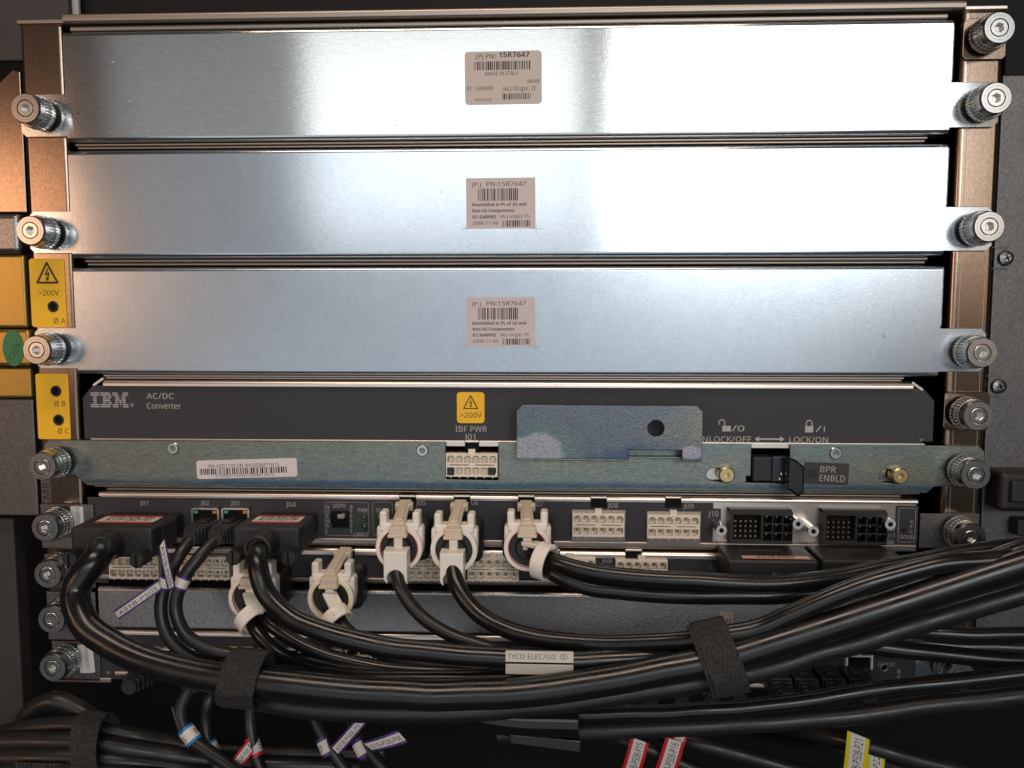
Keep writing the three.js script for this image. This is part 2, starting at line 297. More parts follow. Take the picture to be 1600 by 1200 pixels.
plate('cabinet_post', 'dark grey upright cabinet post left of the lower thumbscrews', 'post', -60, 29, 810, 1142, -0.010, 0.01, M.cabinetBrown);
{ // right side plate with its screws
  const t = thing('side_plate', 'grey galvanised side plate right of the bare rail', 'plate'); const z = -0.010;
  const [x0, x1] = [Xp(1553, 400, z), Xp(1720, 400, z)], y1 = Yp(117, 1580, z), y0 = Yp(1010, 1580, z);
  obj('panel', bx(x0, x1, y0, y1, z - 0.003, z, 0.0008), M.galv, t);
  for (const [px, py] of [[1574, 403], [1563, 604]]) {
    const c = U(px, py, z + 0.002);
    const s = obj('screw', [cyl(0.0040, 0.0034, 0, 0.0017, 28), cyl(0.0034, 0.0018, 0.0017, 0.0024, 28)], M.steelDark, t); s.position.set(c.x, c.y, z);
    const k = obj('cross_slot', [bx(-0.0016, 0.0016, -0.0003, 0.0003, 0.0022, 0.0026, 0), bx(-0.0003, 0.0003, -0.0016, 0.0016, 0.00225, 0.00265, 0)], M.blackBox, s); k.rotation.z = 0.4;
    for (const dy of [-0.0052, 0.0052]) { const e = obj('embossed_edge', bx(c.x - 0.0105, c.x + 0.001, c.y + dy - 0.0003, c.y + dy + 0.0003, z, z + 0.0006, 0.0002), M.galv, t); e.position.x = 0.0; }
  }
  const b = plate('door_latch', 'black plastic latch block on the right side plate', 'latch', 1563, 1680, 738, 801, 0.004, 0.016, M.plastic, 0.003);
  const [bx0, , by0, by1] = rectPx(1580, 1680, 752, 786, 0.006); obj('grip', bx(bx0, bx0 + 0.03, by0, by1, 0.003, 0.0065, 0.001), M.plastic, b);
  plate('door_latch', 'small dark bracket below the black latch block', 'latch', 1590, 1680, 812, 838, -0.002, 0.010, M.plastic, 0.001);
}
// rails: a channel with rounded inner and outer bends
const ZR = -0.0018;
function channel(x0, x1, y0, y1, r, name, t, holes) {
  const p = roundedProfile(x0, x1, -0.03, ZR, r);
  return obj(name, profY(p, y0, y1), M.rail, t);
}
const leftRail = thing('rack_rail', 'nickel-plated upright rail carrying the yellow voltage labels', 'rail');
const LX0 = -0.2635, LX1 = -0.2415, LY0 = Yp(1064, 90), LY1 = Yp(37, 60);
channel(LX0, LX1, LY0, LY1, 0.0022, 'upright', leftRail);
{ const [a, b, c, d] = rectPx(25, 104, 30, 37, 0.001); obj('top_flange', bx(a, b, c, d, -0.02, 0.001, 0.0006), M.nickelDim, leftRail); }
{ const s = print(5, 18, (x) => { x.save(); x.translate(4.2, 17.6); x.rotate(-Math.PI / 2); text(x, 'CM8', 0, 0, 5.2, { w: 13.5, color: '#4b453f' }); x.restore(); }, 12, '#8d867f');
  const c = U(72, 768, ZR); const g = sticker('stamped_mark', leftRail, c.x - 0.0025, c.x + 0.0025, c.y - 0.009, c.y + 0.009, ZR, s, { color: lin(0.75, 0.72, 0.7), rough: 0.38, metalness: 1, thick: 0.00005 }); tag(g, 'worn stamped letters reading upward'); }
{ const [a, b, c, d] = rectPx(78, 172, 1060, 1068, 0.001); obj('bottom_flange', bx(a, b, c, d, -0.02, 0.0, 0.0006), M.nickel, leftRail); }
const rightRail = thing('rack_rail', 'bare brown nickel upright rail beside the grey side plate', 'rail');
const RX0 = 0.1968, RX1 = 0.2172, RY0 = Yp(1080, 1500), RY1 = Yp(14, 1530);
channel(RX0, RX1, RY0, RY1, 0.003, 'upright', rightRail);
for (const x of [RX0 + 0.0045, RX1 - 0.0042]) obj('bend_line', bx(x - 0.00012, x + 0.00012, RY0 + 0.002, RY1 - 0.002, ZR - 0.001, ZR + 0.00012, 0), M.nickelDim, rightRail);
{ const [a, b, c, d] = rectPx(1484, 1576, 8, 15, 0.001); obj('top_flange', bx(a, b, c, d, -0.02, 0.001, 0.0006), M.nickel, rightRail); }

// ------------------------------------------------------------------ thumb screws: one shape for all, each a part of the unit that it holds
const KN = (() => {
  const knurl = (z0, z1, r0, r1, n = 30) => {
    const pts = []; const seg = n * 4;
    const pos = [], idx = [];
    for (let j = 0; j < 2; j++) for (let i = 0; i < seg; i++) { const a = i / seg * Math.PI * 2, r = (j ? r1 : r0) - ([0, 0, 0.0009, 0.0009][i % 4]); pos.push(r * Math.cos(a), r * Math.sin(a), j ? z1 : z0); }
    for (let i = 0; i < seg; i++) { const k = (i + 1) % seg; idx.push(i, k, seg + k, i, seg + k, seg + i); }
    const g = new THREE.BufferGeometry(); g.setAttribute('position', new THREE.Float32BufferAttribute(pos, 3)); g.setAttribute('uv', new THREE.Float32BufferAttribute(new Float32Array(pos.length / 3 * 2), 2)); g.setIndex(idx);
    const f = g.toNonIndexed(); f.computeVertexNormals(); return f;
  };
  const lathe = (pts) => { const g = new THREE.LatheGeometry(pts.map(([r, z]) => new THREE.Vector2(r, z)), 48).rotateX(Math.PI / 2); return toCreasedNormals(g, 0.4); };
  const body = lathe([[0.0001, 0], [0.0048, 0], [0.0048, 0.0024], [0.0076, 0.0024], [0.0077, 0.0026], [0.0077, 0.0059], [0.0071, 0.0061], [0.0071, 0.0066], [0.0074, 0.0068], [0.0074, 0.0095], [0.0074, 0.0101], [0.00725, 0.0133], [0.0067, 0.0144], [0.0056, 0.0144], [0.00555, 0.01432], [0.00545, 0.01432], [0.0054, 0.0144], [0.0042, 0.0144], [0.0041, 0.0118], [0.0001, 0.0118]]);
  const k1 = knurl(0.0027, 0.0058, 0.0083, 0.0083), k2 = knurl(0.0069, 0.0096, 0.0082, 0.0079);
  const caps = [[0.0027, 0.0083, 0], [0.0058, 0.0083, 1], [0.0069, 0.0082, 0], [0.0096, 0.0079, 1]].map(([z, r, up]) => new THREE.RingGeometry(0.0068, r - 0.0003, 40).rotateX(up ? 0 : Math.PI).translate(0, 0, z));
  const hex = new THREE.Shape(); hex.absarc(0, 0, 0.0038, 0, Math.PI * 2); const hp = new THREE.Path(); for (let i = 0; i < 7; i++) { const a = i * Math.PI / 3 + 0.3; hp[i ? 'lineTo' : 'moveTo'](0.0021 * Math.cos(a), 0.0021 * Math.sin(a)); } hex.holes.push(hp);
  const head = new THREE.ExtrudeGeometry(hex, { depth: 0.0022, bevelEnabled: true, bevelThickness: 0.0002, bevelSize: 0.0002, bevelOffset: -0.0002, curveSegments: 24 }).translate(0, 0, 0.0121);
  return { body: mergeGeometries([body, k1, k2, ...caps].map((g) => prep(g))), head: mergeGeometries([prep(head)]), floor: new THREE.CircleGeometry(0.0026, 16).translate(0, 0, 0.01195) };
})();
M.knob = phy({ color: lin(0.50, 0.495, 0.485), metalness: 1, roughness: 0.25 });
function knob(parent, px, py, zBase = 0) {
  const c = U(px, py, zBase + 0.0144);
  const m = new THREE.Mesh(KN.body, M.knob); m.name = 'thumb_screw'; m.castShadow = m.receiveShadow = true; m.position.set(c.x, c.y, zBase); m.rotation.z = rnd() * 6; parent.add(m);
  const h = new THREE.Mesh(KN.head, M.steel); h.name = 'socket_head'; m.add(h); const f = new THREE.Mesh(KN.floor, M.steel); f.name = 'socket_floor'; m.add(f);
  return m;
}
function tabPlate(parent, px0, px1, py0, py1, zf, mat, ref, chamfer = 0.0025, side = -1, butt) {
  let [x0, x1, y0, y1] = rectPx(px0, px1, py0, py1, zf, ref);
  if (butt !== undefined) { if (side < 0) x1 = butt; else x0 = butt; }
  const c = chamfer; const pts = side < 0 ? [[x0 + c, y0], [x1, y0], [x1, y1], [x0 + c, y1], [x0, y1 - c], [x0, y0 + c]] : [[x0, y0], [x1 - c, y0], [x1, y0 + c], [x1, y1 - c], [x1 - c, y1], [x0, y1]];
  return obj('mounting_tab', sheet(outline(pts), zf, 0.0014, 0.0002), mat, parent);
}
// ------------------------------------------------------------------ the top shelf and the dividers
{
  const t = thing('top_shelf', 'brown metal top shelf edge above the uppermost blank panel', 'shelf');
  obj('front_edge', profX(roundedProfile(Yp(24.5), Yp(10.5), -0.03, 0.0022, 0.0018, 0.0012), -0.2390, 0.1965), M.nickelDim, t);
  obj('lower_lip', profX(roundedProfile(Yp(35.5), Yp(26.5), -0.03, -0.001, 0.0012, 0.0008), -0.2370, 0.1895), M.nickelDim, t);
}
function divider(label, pyTop, pyBot, x0, x1, mat, z = -0.0035) {
  const t = thing('divider_strip', label, 'divider');
  const y1 = Yp(pyTop), y0 = Yp(pyBot), ym = (y0 + y1) / 2;
  obj('upper_edge', profX(roundedProfile(ym + 0.0001, y1, -0.03, z, 0.0008), x0, x1), mat, t);
  obj('lower_edge', profX(roundedProfile(y0, ym - 0.0001, -0.03, z - 0.0006, 0.0008), x0 + 0.001, x1 - 0.001), mat, t);
}
divider('thin brown divider strip between the topmost and second blank panels', 215.2, 224, -0.2385, 0.1835, M.nickelDim);
divider('thin brown divider strip between the second and third blank panels', 402.5, 412.8, -0.2360, 0.1860, M.nickelDim);
divider('thin brown divider strip right above the black converter front', 588.8, 595.5, -0.2290, 0.1770, M.nickelDim);

// ------------------------------------------------------------------ three blank panels
function blankPanel(label, mat, pyT, pyB, tabL, tabR, kl, kr) {
  const t = thing('blank_panel', label, 'panel', [0, 0, 0], 'blank metal filler panels');
  const y1 = Yp(pyT), y0 = Yp(pyB);
  obj('face', profX(roundedProfile(y0, y1, -0.014, 0, 0.0024, 0.0026), XL, XR), mat, t);
  tabPlate(t, ...tabL, -0.00003, mat, undefined, 0.0025, -1, XL + 0.0008); tabPlate(t, ...tabR, -0.00003, mat, undefined, 0.0025, 1, XR - 0.0008);
  knob(t, ...kl); knob(t, ...kr);
  return t;
}
const p1 = blankPanel('topmost blank metal panel with brushed streaks and a rounded label made in Italy', M.zincBrushed, 36.5, 214.5, [32, 99, 147, 214], [1485, 1561, 128, 199], [39, 169], [1557, 153]);
const p2 = blankPanel('second blank metal panel down, grained, with a square-cornered label', M.zincGrain, 228, 401.5, [46, 107, 330, 396], [1480, 1551, 323, 392], [47, 360], [1546, 354]);
const p3 = blankPanel('third blank metal panel, directly above the black converter front', M.zincSatin, 416, 587.8, [55, 118, 512, 576], [1468, 1540, 513, 581], [57, 547], [1535, 551]);
for (const [p, y0, y1] of [[p1, 36.5, 126], [p2, 229, 322], [p3, 417, 511]]) { const [a, b, c, d] = rectPx(1480, 1492, y0, y1, 0); obj('side_fold', bx(XR + 0.0001, XR + 0.0016, c, d, -0.014, -0.0012, 0.0007), M.zincDull, p); }
const ink = '#332b2a';
function italyLabel() {
  return print(38.6, 26.4, (x) => {
    text(x, '(P) PN:', 5.4, 3.7, 3.3, { w: 10.4, color: ink }); text(x, '15R7647', 17.0, 3.4, 3.5, { w: 15.6, bold: true, color: ink });
    bars(x, 4.6, 5.0, 28.6, 4.3, 110, 5, ink); text(x, 'MADE IN ITALY', 10.0, 12.4, 2.6, { w: 16.8, color: ink });
    text(x, 'MHR', 31.2, 15.7, 2.7, { w: 6.2, color: ink }); text(x, 'EC : G40992', 1.0, 19.6, 2.6, { w: 13.3, color: ink }); text(x, '(4L) Origin: IT', 18.8, 19.4, 2.8, { w: 17, color: ink });
    text(x, '09/09/2008', 4.8, 24.5, 1.9, { w: 8.8, color: '#6a615d' }); bars(x, 18.9, 21.1, 14.6, 3.0, 60, 9, ink);
  }, 14, '#dbd0c5');
}
function polandLabel(sd) {
  return print(35, 26.0, (x) => {
    text(x, '(P.)', 2.8, 4.2, 3.0, { w: 5, color: ink }); text(x, 'PN:15R7647', 10.0, 4.1, 3.1, { w: 20.5, color: ink });
    bars(x, 6.0, 5.4, 20.2, 6.3, 84, sd, '#4a403f'); text(x, 'Assembled in PL of US and', 2.8, 14.6, 2.3, { w: 27.8, bold: true, color: ink }); text(x, 'Non-US Components', 2.9, 17.7, 2.3, { w: 21.5, bold: true, color: ink });
    text(x, 'EC:G40992', 3.0, 20.9, 2.3, { w: 12.2, bold: true, color: ink }); text(x, '(4L) origin: PL', 17.0, 20.8, 2.3, { w: 15.2, color: ink }); text(x, '2008-11-06', 3.0, 24.2, 2.4, { w: 13.2, color: ink }); bars(x, 18.4, 21.9, 14.2, 3.2, 56, sd + 3, '#4a403f');
  }, 14, '#e4d8d4');
}
{ const [a, b, c, d] = rectPx(726.5, 846.5, 80, 163, 0); sticker('label', p1, a, b, c, d, 0.00005, italyLabel(), { r: 0.0018, tilt: 0.008 }); }
{ const [a, b, c, d] = rectPx(728.5, 836.5, 278, 357, 0); sticker('label', p2, a, b, c, d, 0.00005, polandLabel(31), { r: 0.0001, tilt: 0.006 }); }
{ const [a, b, c, d] = rectPx(729, 836, 465, 541, 0); sticker('label', p3, a, b, c, d, 0.00005, polandLabel(31), { r: 0.0001, tilt: 0.004 }); }
for (const [p, pts] of [[p2, [[728, 357], [838, 357]]], [p3, [[727, 541], [836, 542]]]]) for (const [px, py] of pts) {   // scribed corner crosses
  const c = U(px, py, 0); obj('scribed_cross', [bx(c.x - 0.0026, c.x + 0.0026, c.y - 0.0001, c.y + 0.0001, 0, 0.00016, 0), bx(c.x - 0.0001, c.x + 0.0001, c.y - 0.002, c.y + 0.002, 0, 0.00014, 0)], M.steelDark, p); }
{ const a = U(940, 46, 0), b = U(940, 84, 0), c = U(945, 98, 0); obj('scratch', [tube([a, b, c].map((v) => v.clone().setZ(0)), 0.00012, 12, 5)], M.paper, p1); }
for (const [p, z, spots] of [[p1, 0, [[262, 81], [353, 113], [241, 62], [176, 97], [203, 158], [210, 205], [232, 203], [257, 204], [172, 207], [305, 208], [316, 204], [296, 75], [338, 66], [618, 196], [951, 200], [1040, 74]]], [p2, 0, [[420, 318], [510, 372], [690, 300], [205, 268], [880, 262]]], [p3, 0, [[188, 568], [349, 451], [620, 540], [1010, 470], [930, 560]]]])
  tag(obj('dust_specks', spots.map(([px, py]) => { const c = U(px, py, z), a = 0.00018 + rnd() * 0.0003; return bx(c.x - a, c.x + a, c.y - a * 0.5, c.y + a * 0.5, z, z + 0.00012, 0); }), M.paper, p), null, null, null, 'stuff');
for (const [p, a, b] of [[p2, [380, 248], [381, 276]], [p2, [385, 256], [386, 290]], [p1, [968, 74], [1000, 74]], [p1, [350, 53], [410, 52]], [p3, [560, 470], [566, 486]], [p2, [300, 350], [340, 346]]]) { const u = U(...a, 0), v = U(...b, 0); obj('scratch', [tube([u, u.clone().lerp(v, 0.5), v], 0.00006, 8, 5)], M.paper, p); }
{ const c = U(1381, 526, 0); const s = obj('scuff_mark', [bx(-0.0012, 0.0012, -0.0003, 0.0003, 0, 0.0002, 0)], M.steelDark, p3); s.position.set(c.x, c.y, 0); s.rotation.z = -0.9; }
// ------------------------------------------------------------------ yellow labels on the left rail, with their jacks
function boltTriangle(x, cx, cy, w, h, lw, color) {
  x.strokeStyle = color; x.lineWidth = lw; x.lineJoin = 'round'; x.beginPath(); x.moveTo(cx, cy - h / 2); x.lineTo(cx + w / 2, cy + h / 2); x.lineTo(cx - w / 2, cy + h / 2); x.closePath(); x.stroke();
  x.lineWidth = lw * 0.75; x.beginPath(); x.moveTo(cx + 0.04 * w, cy - 0.22 * h); x.lineTo(cx - 0.07 * w, cy + 0.1 * h); x.lineTo(cx + 0.08 * w, cy + 0.02 * h); x.lineTo(cx, cy + 0.36 * h); x.stroke();
  x.beginPath(); x.moveTo(cx - 0.06 * w, cy + 0.24 * h); x.lineTo(cx, cy + 0.38 * h); x.lineTo(cx + 0.06 * w, cy + 0.27 * h); x.stroke();
}
const yInk = '#3a2a08', yBack = '#ffc31f';
{ const [a, b, c, d] = rectPx(48, 103, 404, 511, ZR); const W = (b - a) * 1000, H = (d - c) * 1000;
  const l = sticker('voltage_label', leftRail, a, b, c, d, ZR + 0.0001, print(W, H, (x) => { boltTriangle(x, W * 0.5, 7.2, 10.6, 10, 1.1, yInk); text(x, '>200V', W * 0.52, 18.3, 3.8, { w: 11, align: 'center', color: yInk }); text(x, 'Ø A', W * 0.96, 32.6, 3.9, { w: 6.4, align: 'right', color: yInk }); }, 14, yBack), { r: 0.0016, rough: 0.45, tilt: 0.0, color: lin(1, 1, 1) });
  tag(l, 'yellow label with lightning triangle and jack A'); jack(83.5, 479); }
{ const [a, b, c, d] = rectPx(58, 109, 584, 686, ZR); const W = (b - a) * 1000, H = (d - c) * 1000;
  const l = sticker('voltage_label', leftRail, a, b, c, d, ZR + 0.0001, print(W, H, (x) => { text(x, 'Ø B', W * 0.9, 16.4, 3.8, { w: 6.4, align: 'right', color: yInk }); text(x, 'Ø C', W * 0.96, 30.6, 3.8, { w: 6.4, align: 'right', color: yInk }); }, 14, yBack), { r: 0.0012, rough: 0.45, color: lin(1, 1, 1) });
  tag(l, 'yellow label with jacks B and C'); jack(88, 611); jack(92, 656); }
function jack(px, py) {
  const c = U(px, py, ZR); const j = obj('test_jack', [new THREE.TorusGeometry(0.0023, 0.0006, 8, 28), cyl(0.0019, 0.0019, -0.006, 0.0001, 20)], M.plastic, leftRail); j.position.set(c.x, c.y, ZR + 0.0003);
  const k = obj('bore_shade_disc', [new THREE.CircleGeometry(0.0019, 20).translate(0, 0, 0.00022)], M.blackBox, j);  // flat black disc painted in for the shade of the bore; jack is solid
}
// ------------------------------------------------------------------ sockets
function octagon(cx, cy, w, h, ct, cb) { return [[cx - w / 2 + cb, cy - h / 2], [cx + w / 2 - cb, cy - h / 2], [cx + w / 2, cy - h / 2 + cb], [cx + w / 2, cy + h / 2 - ct], [cx + w / 2 - ct, cy + h / 2], [cx - w / 2 + ct, cy + h / 2], [cx - w / 2, cy + h / 2 - ct], [cx - w / 2, cy - h / 2 + cb]]; }
const S12 = (() => {
  const w = 0.0262, h = 0.0120, P = 0.00425, holes = [], pins = [];
  for (let r = 0; r < 2; r++) for (let i = 0; i < 6; i++) {
    const cx = (i - 2.5) * P, cy = r ? -0.0031 : 0.0030; const soft = r ? i % 2 : 1;
    holes.push(octagon(cx, cy, 0.0036, 0.0037, soft && !r ? 0.0010 : 0.0003, soft && r ? 0.0010 : 0.0003).reverse());
    pins.push(bx(cx - 0.0006, cx + 0.0006, cy - 0.0002, cy + 0.001, -0.0032, -0.0012, 0));
  }
  for (const s of [-1, 1]) holes.push([[s * 0.0016, -0.0002], [s * 0.0114, -0.0002], [s * 0.0114, 0.0003], [s * 0.0016, 0.0003]].map((p) => p));
  const shape = outline([[-w / 2, -h / 2], [w / 2, -h / 2], [w / 2, h / 2], [-w / 2, h / 2]], holes);
  const g = [sheet(shape, 0, 0.0046, 0.00015), bx(-0.0018, 0.0018, h / 2 - 0.0004, h / 2 + 0.0022, -0.004, -0.0006, 0.0003)];
  for (let i = 0; i < 6; i++) g.push(bx((i - 2.5) * P - 0.0003, (i - 2.5) * P + 0.0003, -h / 2 - 0.0006, -h / 2 + 0.0003, -0.003, -0.0003, 0));
  return { housing: mergeGeometries(g.map((k) => prep(k))), floor: mergeGeometries([prep(bx(-w / 2 + 0.001, w / 2 - 0.001, -h / 2 + 0.001, h / 2 - 0.001, -0.0045, -0.0030, 0))]), pins: mergeGeometries(pins.map((k) => prep(k))) };
})();
function socket12(parent, px, py, z, label) {
  const c = U(px, py, z), m = new THREE.Mesh(S12.housing, M.nylon); m.name = 'power_socket'; m.position.set(c.x, c.y, z); m.castShadow = m.receiveShadow = true; parent.add(m);
  for (const [n, g, k] of [['cavity_floor', S12.floor, M.nylon], ['contact_pins', S12.pins, M.goldPin]]) { const f = new THREE.Mesh(g, k); f.name = n; m.add(f); }
  if (label) m.userData.label = label; return m;
}
function smallScrew(parent, px, py, z, r = 0.0032, mat = M.steel) {
  const c = U(px, py, z); const s = obj('screw', [toCreasedNormals(new THREE.LatheGeometry([[r, -0.0007], [r, 0.0003], [r * 0.85, 0.0008], [r * 0.5, 0.0009], [r * 0.46, -0.0006], [0.0001, -0.0006]].map((p) => new THREE.Vector2(...p)), 28).rotateX(Math.PI / 2), 0.4)], mat, parent); s.position.set(c.x, c.y, z); return s;
}
function latchSlot(parent, px, py0, py1, z, w = 26) {     // black box standing for the shade inside a lip slot, with a raised clip
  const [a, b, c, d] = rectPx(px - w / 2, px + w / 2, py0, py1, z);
  obj('slot_shade_box', bx(a, b, c, d, z - 0.004, z + 0.0003, 0), M.blackBox, parent);
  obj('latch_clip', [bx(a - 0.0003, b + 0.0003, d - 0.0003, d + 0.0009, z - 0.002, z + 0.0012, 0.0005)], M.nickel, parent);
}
// ------------------------------------------------------------------ the converter
const cv = thing('power_converter', 'black AC/DC converter front with a sliding greenish metal lock plate', 'converter');
{
  const z = -0.0022;
  obj('chassis_lip', profX(roundedProfile(Yp(607), Yp(597), -0.03, -0.0005, 0.0022, 0.0004), Xp(160, 597), Xp(1428, 602)), M.nickel, cv);
  obj('chassis_lip', bx(XL + 0.004, XR - 0.004, Yp(700), Yp(690.6), -0.03, -0.0016, 0.0004), M.nickel, cv);
  for (const [px, py, a] of [[153, 597, 0.6], [1434, 604, -0.6]]) { const c = U(px, py, -0.002); const g = obj('lip_end', [bx(-0.0034, 0.0034, -0.0008, 0.0008, -0.01, 0, 0.0004)], M.nickel, cv); g.position.copy(c); g.rotation.z = a; }
  const P = [[125, 687], [124, 622], [141, 603.5], [1447, 608], [1464, 627], [1462, 688], [1447, 694]].map(([a, b]) => U(a, b, z));
  const x0 = -0.2397, x1 = 0.1917, y0 = Yp(692), y1 = Yp(606);
  const shape = outline([[x0, y0], [x1 - 0.005, y0], [x1 - 0.005, y0 + 0.0015], [x1, y0 + 0.0015], [x1, y1 - 0.0062], [x1 - 0.0055, y1], [x0 + 0.0055, y1], [x0, y1 - 0.0062]]);
  const W = (x1 - x0) * 1000, H = (y1 - y0) * 1000, T = (px, py) => { const p = U(px, py, z); return [(p.x - x0) * 1000, (y1 - p.y) * 1000]; }, wid = (a, b, y) => T(b, y)[0] - T(a, y)[0];
  const white = '#c3bbb6';
  const tex = print(W, H, (x) => {
    const rows = [[[0, 10], [11, 22], [25, 31], [37, 43]], [[0, 10], [11, 23.5], [25, 31.8], [36.2, 43]], [[3, 7], [14, 18], [20, 24], [28, 32.5], [35.5, 40]], [[3, 7], [14, 22.5], [28, 33.2], [34.8, 40]], [[3, 7], [14, 22.5], [28, 31.5], [32, 36], [36.5, 40]], [[3, 7], [14, 18], [20, 24], [28, 31.5], [32.6, 35.4], [36.5, 40]], [[0, 10], [11, 23.5], [25, 31.5], [33.3, 34.7], [36.5, 43]], [[0, 10], [11, 22], [25, 31.5], [33.8, 34.2], [36.5, 43]]];
    const [lx, ly] = T(141, 613), [rx, ry] = T(201, 637.5); x.fillStyle = white; const k = (rx - lx) / 43, hh = (ry - ly) / 8;
    rows.forEach((r, i) => r.forEach(([a, b]) => x.fillRect(lx + a * k, ly + i * hh, (b - a) * k, hh * 0.62)));
    text(x, '®', T(203, 637)[0], T(203, 637)[1], 2.6, { color: white });
    text(x, 'AC/DC', ...T(229, 623), 4.2, { w: wid(229, 272, 620), color: white }); text(x, 'Converter', ...T(229, 638), 4.2, { w: wid(229, 283, 634), color: white });
    text(x, 'IBF PWR', T(736, 674)[0], T(736, 674)[1], 4.1, { w: wid(711, 761, 670), align: 'center', color: white }); text(x, 'J01', T(736, 686)[0], T(736, 686)[1], 4.1, { w: wid(726, 745, 680), align: 'center', color: white });
    text(x, 'UNLOCK/OFF', T(1174, 690)[0], T(1174, 690)[1], 4.1, { w: wid(1086, 1174, 684), align: 'right', color: white }); text(x, 'LOCK/ON', ...T(1232, 690.5), 4.1, { w: wid(1232, 1295, 684), color: white });
    text(x, '/0', ...T(1143, 674), 4.4, { w: wid(1143, 1164, 668), color: white }); text(x, '/', ...T(1274, 675), 4.4, { w: wid(1274, 1284, 668), color: white }); x.fillStyle = white; x.fillRect(...T(1287.4, 665.5), 0.55, 3.1);
    x.fillStyle = white; x.strokeStyle = white; const ar = (p, q) => x.fillRect(...T(...p), wid(p[0], q[0], p[1]), T(...q)[1] - T(...p)[1]);
    ar([1128.5, 665], [1142, 674]); x.lineWidth = 0.55; x.beginPath(); const [ax, ay] = T(1128, 660); x.arc(ax, ay, 1.4, Math.PI, 0); x.lineTo(ax + 1.4, ay + 1.6); x.stroke(); x.beginPath(); x.moveTo(ax - 1.4, ay); x.lineTo(ax - 1.4, ay + 1.1); x.stroke();
    ar([1258, 665.5], [1271, 675.5]); x.beginPath(); const [bx_, by_] = T(1264.4, 661); x.arc(bx_, by_, 1.4, Math.PI, 0); x.lineTo(bx_ + 1.4, by_ + 1.8); x.moveTo(bx_ - 1.4, by_); x.lineTo(bx_ - 1.4, by_ + 1.8); x.stroke();
    ar([1184, 684.4], [1220, 687.2]); for (const [tx, s] of [[1179, 1], [1226, -1]]) { const [qx, qy] = T(tx, 685.8); x.beginPath(); x.moveTo(qx, qy); x.lineTo(qx + s * 2.2, qy - 1.5); x.lineTo(qx + s * 2.2, qy + 1.5); x.fill(); }
    text(x, '6P', ...T(1437, 690), 1.6, { color: white });
  }, 2040 / W, '#37373a');
  const g = normUV(new THREE.ExtrudeGeometry(shape, { depth: 0.0012, bevelEnabled: false }), x0, x1, y0, y1).translate(0, 0, z - 0.0012);
  obj('front_face', g, std({ color: lin(0.9, 0.9, 0.9), map: tex, roughness: 0.6 }), cv, true);
  { const [a, b, c, d] = rectPx(714, 757, 612.5, 661, z); const w = (b - a) * 1000, h = (d - c) * 1000; const l = sticker('voltage_label', cv, a, b, c, d, z + 0.0001, print(w, h, (x) => { boltTriangle(x, w / 2, 5.1, 7.2, 6.6, 0.55, yInk); text(x, '>200V', w / 2, 13.4, 3.6, { w: 11.4, align: 'center', color: yInk }); }, 20, '#ffc421'), { r: 0.0017, rough: 0.5, color: lin(1, 1, 1) }); tag(l, 'small yellow high-voltage label with lightning triangle'); }
  // slider plate
  const zp = 0.0006, A = (px, py) => { const p = U(px, py, zp); return [p.x, p.y]; };
  const yt = Yp(692.5), yb = Yp(765.5), cx = (px) => Xp(px, 720, zp);
  chromTex.repeat.set(1 / 0.5, 1 / (yt - yb)); chromTex.offset.set(0.5, -yb / (yt - yb));
  const slot = (px0, px1, py) => { const a = A(px0, py), b = A(px1, py), r = 0.0034; const h = new THREE.Path(); h.absarc(a[0] + r, a[1], r, Math.PI / 2, Math.PI * 1.5, false); h.absarc(b[0] - r, a[1], r, -Math.PI / 2, Math.PI / 2, false); h.closePath(); return h; };
  const lx = LX0 + 0.0035, rx = RX1 - 0.0012;
  const pl = sheet(outline([[lx, yb + 0.0055], [XL - 0.004, yb + 0.0055], [XL + 0.001, yb + 0.0012], [XL + 0.003, yb], [XR - 0.003, yb], [XR, yb + 0.003], [XR + 0.006, yb + 0.0035], [rx, yb + 0.0035], [rx, yt - 0.003], [rx - 0.003, yt],
    [cx(1234), yt], [cx(1234), Yp(752)], [cx(1167), Yp(752)], [cx(1167), Yp(742)], [cx(1174), Yp(742)], [cx(1174), yt], [cx(778.5), yt], [cx(778.5), Yp(750)], [cx(777), Yp(751.5)], [cx(698), Yp(750.5)], [cx(696.5), Yp(749)], [cx(696.5), yt], [lx + 0.003, yt], [lx, yt - 0.003]],
  [slot(1104, 1142, 742), slot(1374, 1412, 744)]), zp, 0.0016, 0.0004);
  obj('lock_plate', pl, M.chromate, cv);
  obj('plate_fold', profX(roundedProfile(yb - 0.0009, yb + 0.0002, -0.02, -0.0004, 0.0003), XL + 0.006, XR - 0.006), M.chromate, cv);
  for (const [a, b] of [[1096, 1150], [1366, 1420]]) obj('slot_backing', bx(cx(a), cx(b), Yp(756), Yp(728), -0.005, -0.003, 0), M.steel, cv);
  for (const [px, py] of [[271, 700.5], [660, 703.5], [1305.5, 708]]) smallScrew(cv, px, py, zp);
  for (const [px, py] of [[1136, 742.5], [1407.5, 744]]) { const c = U(px, py, 0.0045); const s = obj('shoulder_screw', [toCreasedNormals(new THREE.LatheGeometry([[0.004, -0.002], [0.004, 0.0036], [0.0034, 0.0042], [0.0014, 0.0042], [0.0012, 0.0022], [0.0001, 0.0022]].map((p) => new THREE.Vector2(...p)), 32).rotateX(Math.PI / 2), 0.4)], M.brass, cv); s.position.set(c.x, c.y, 0.0004); }
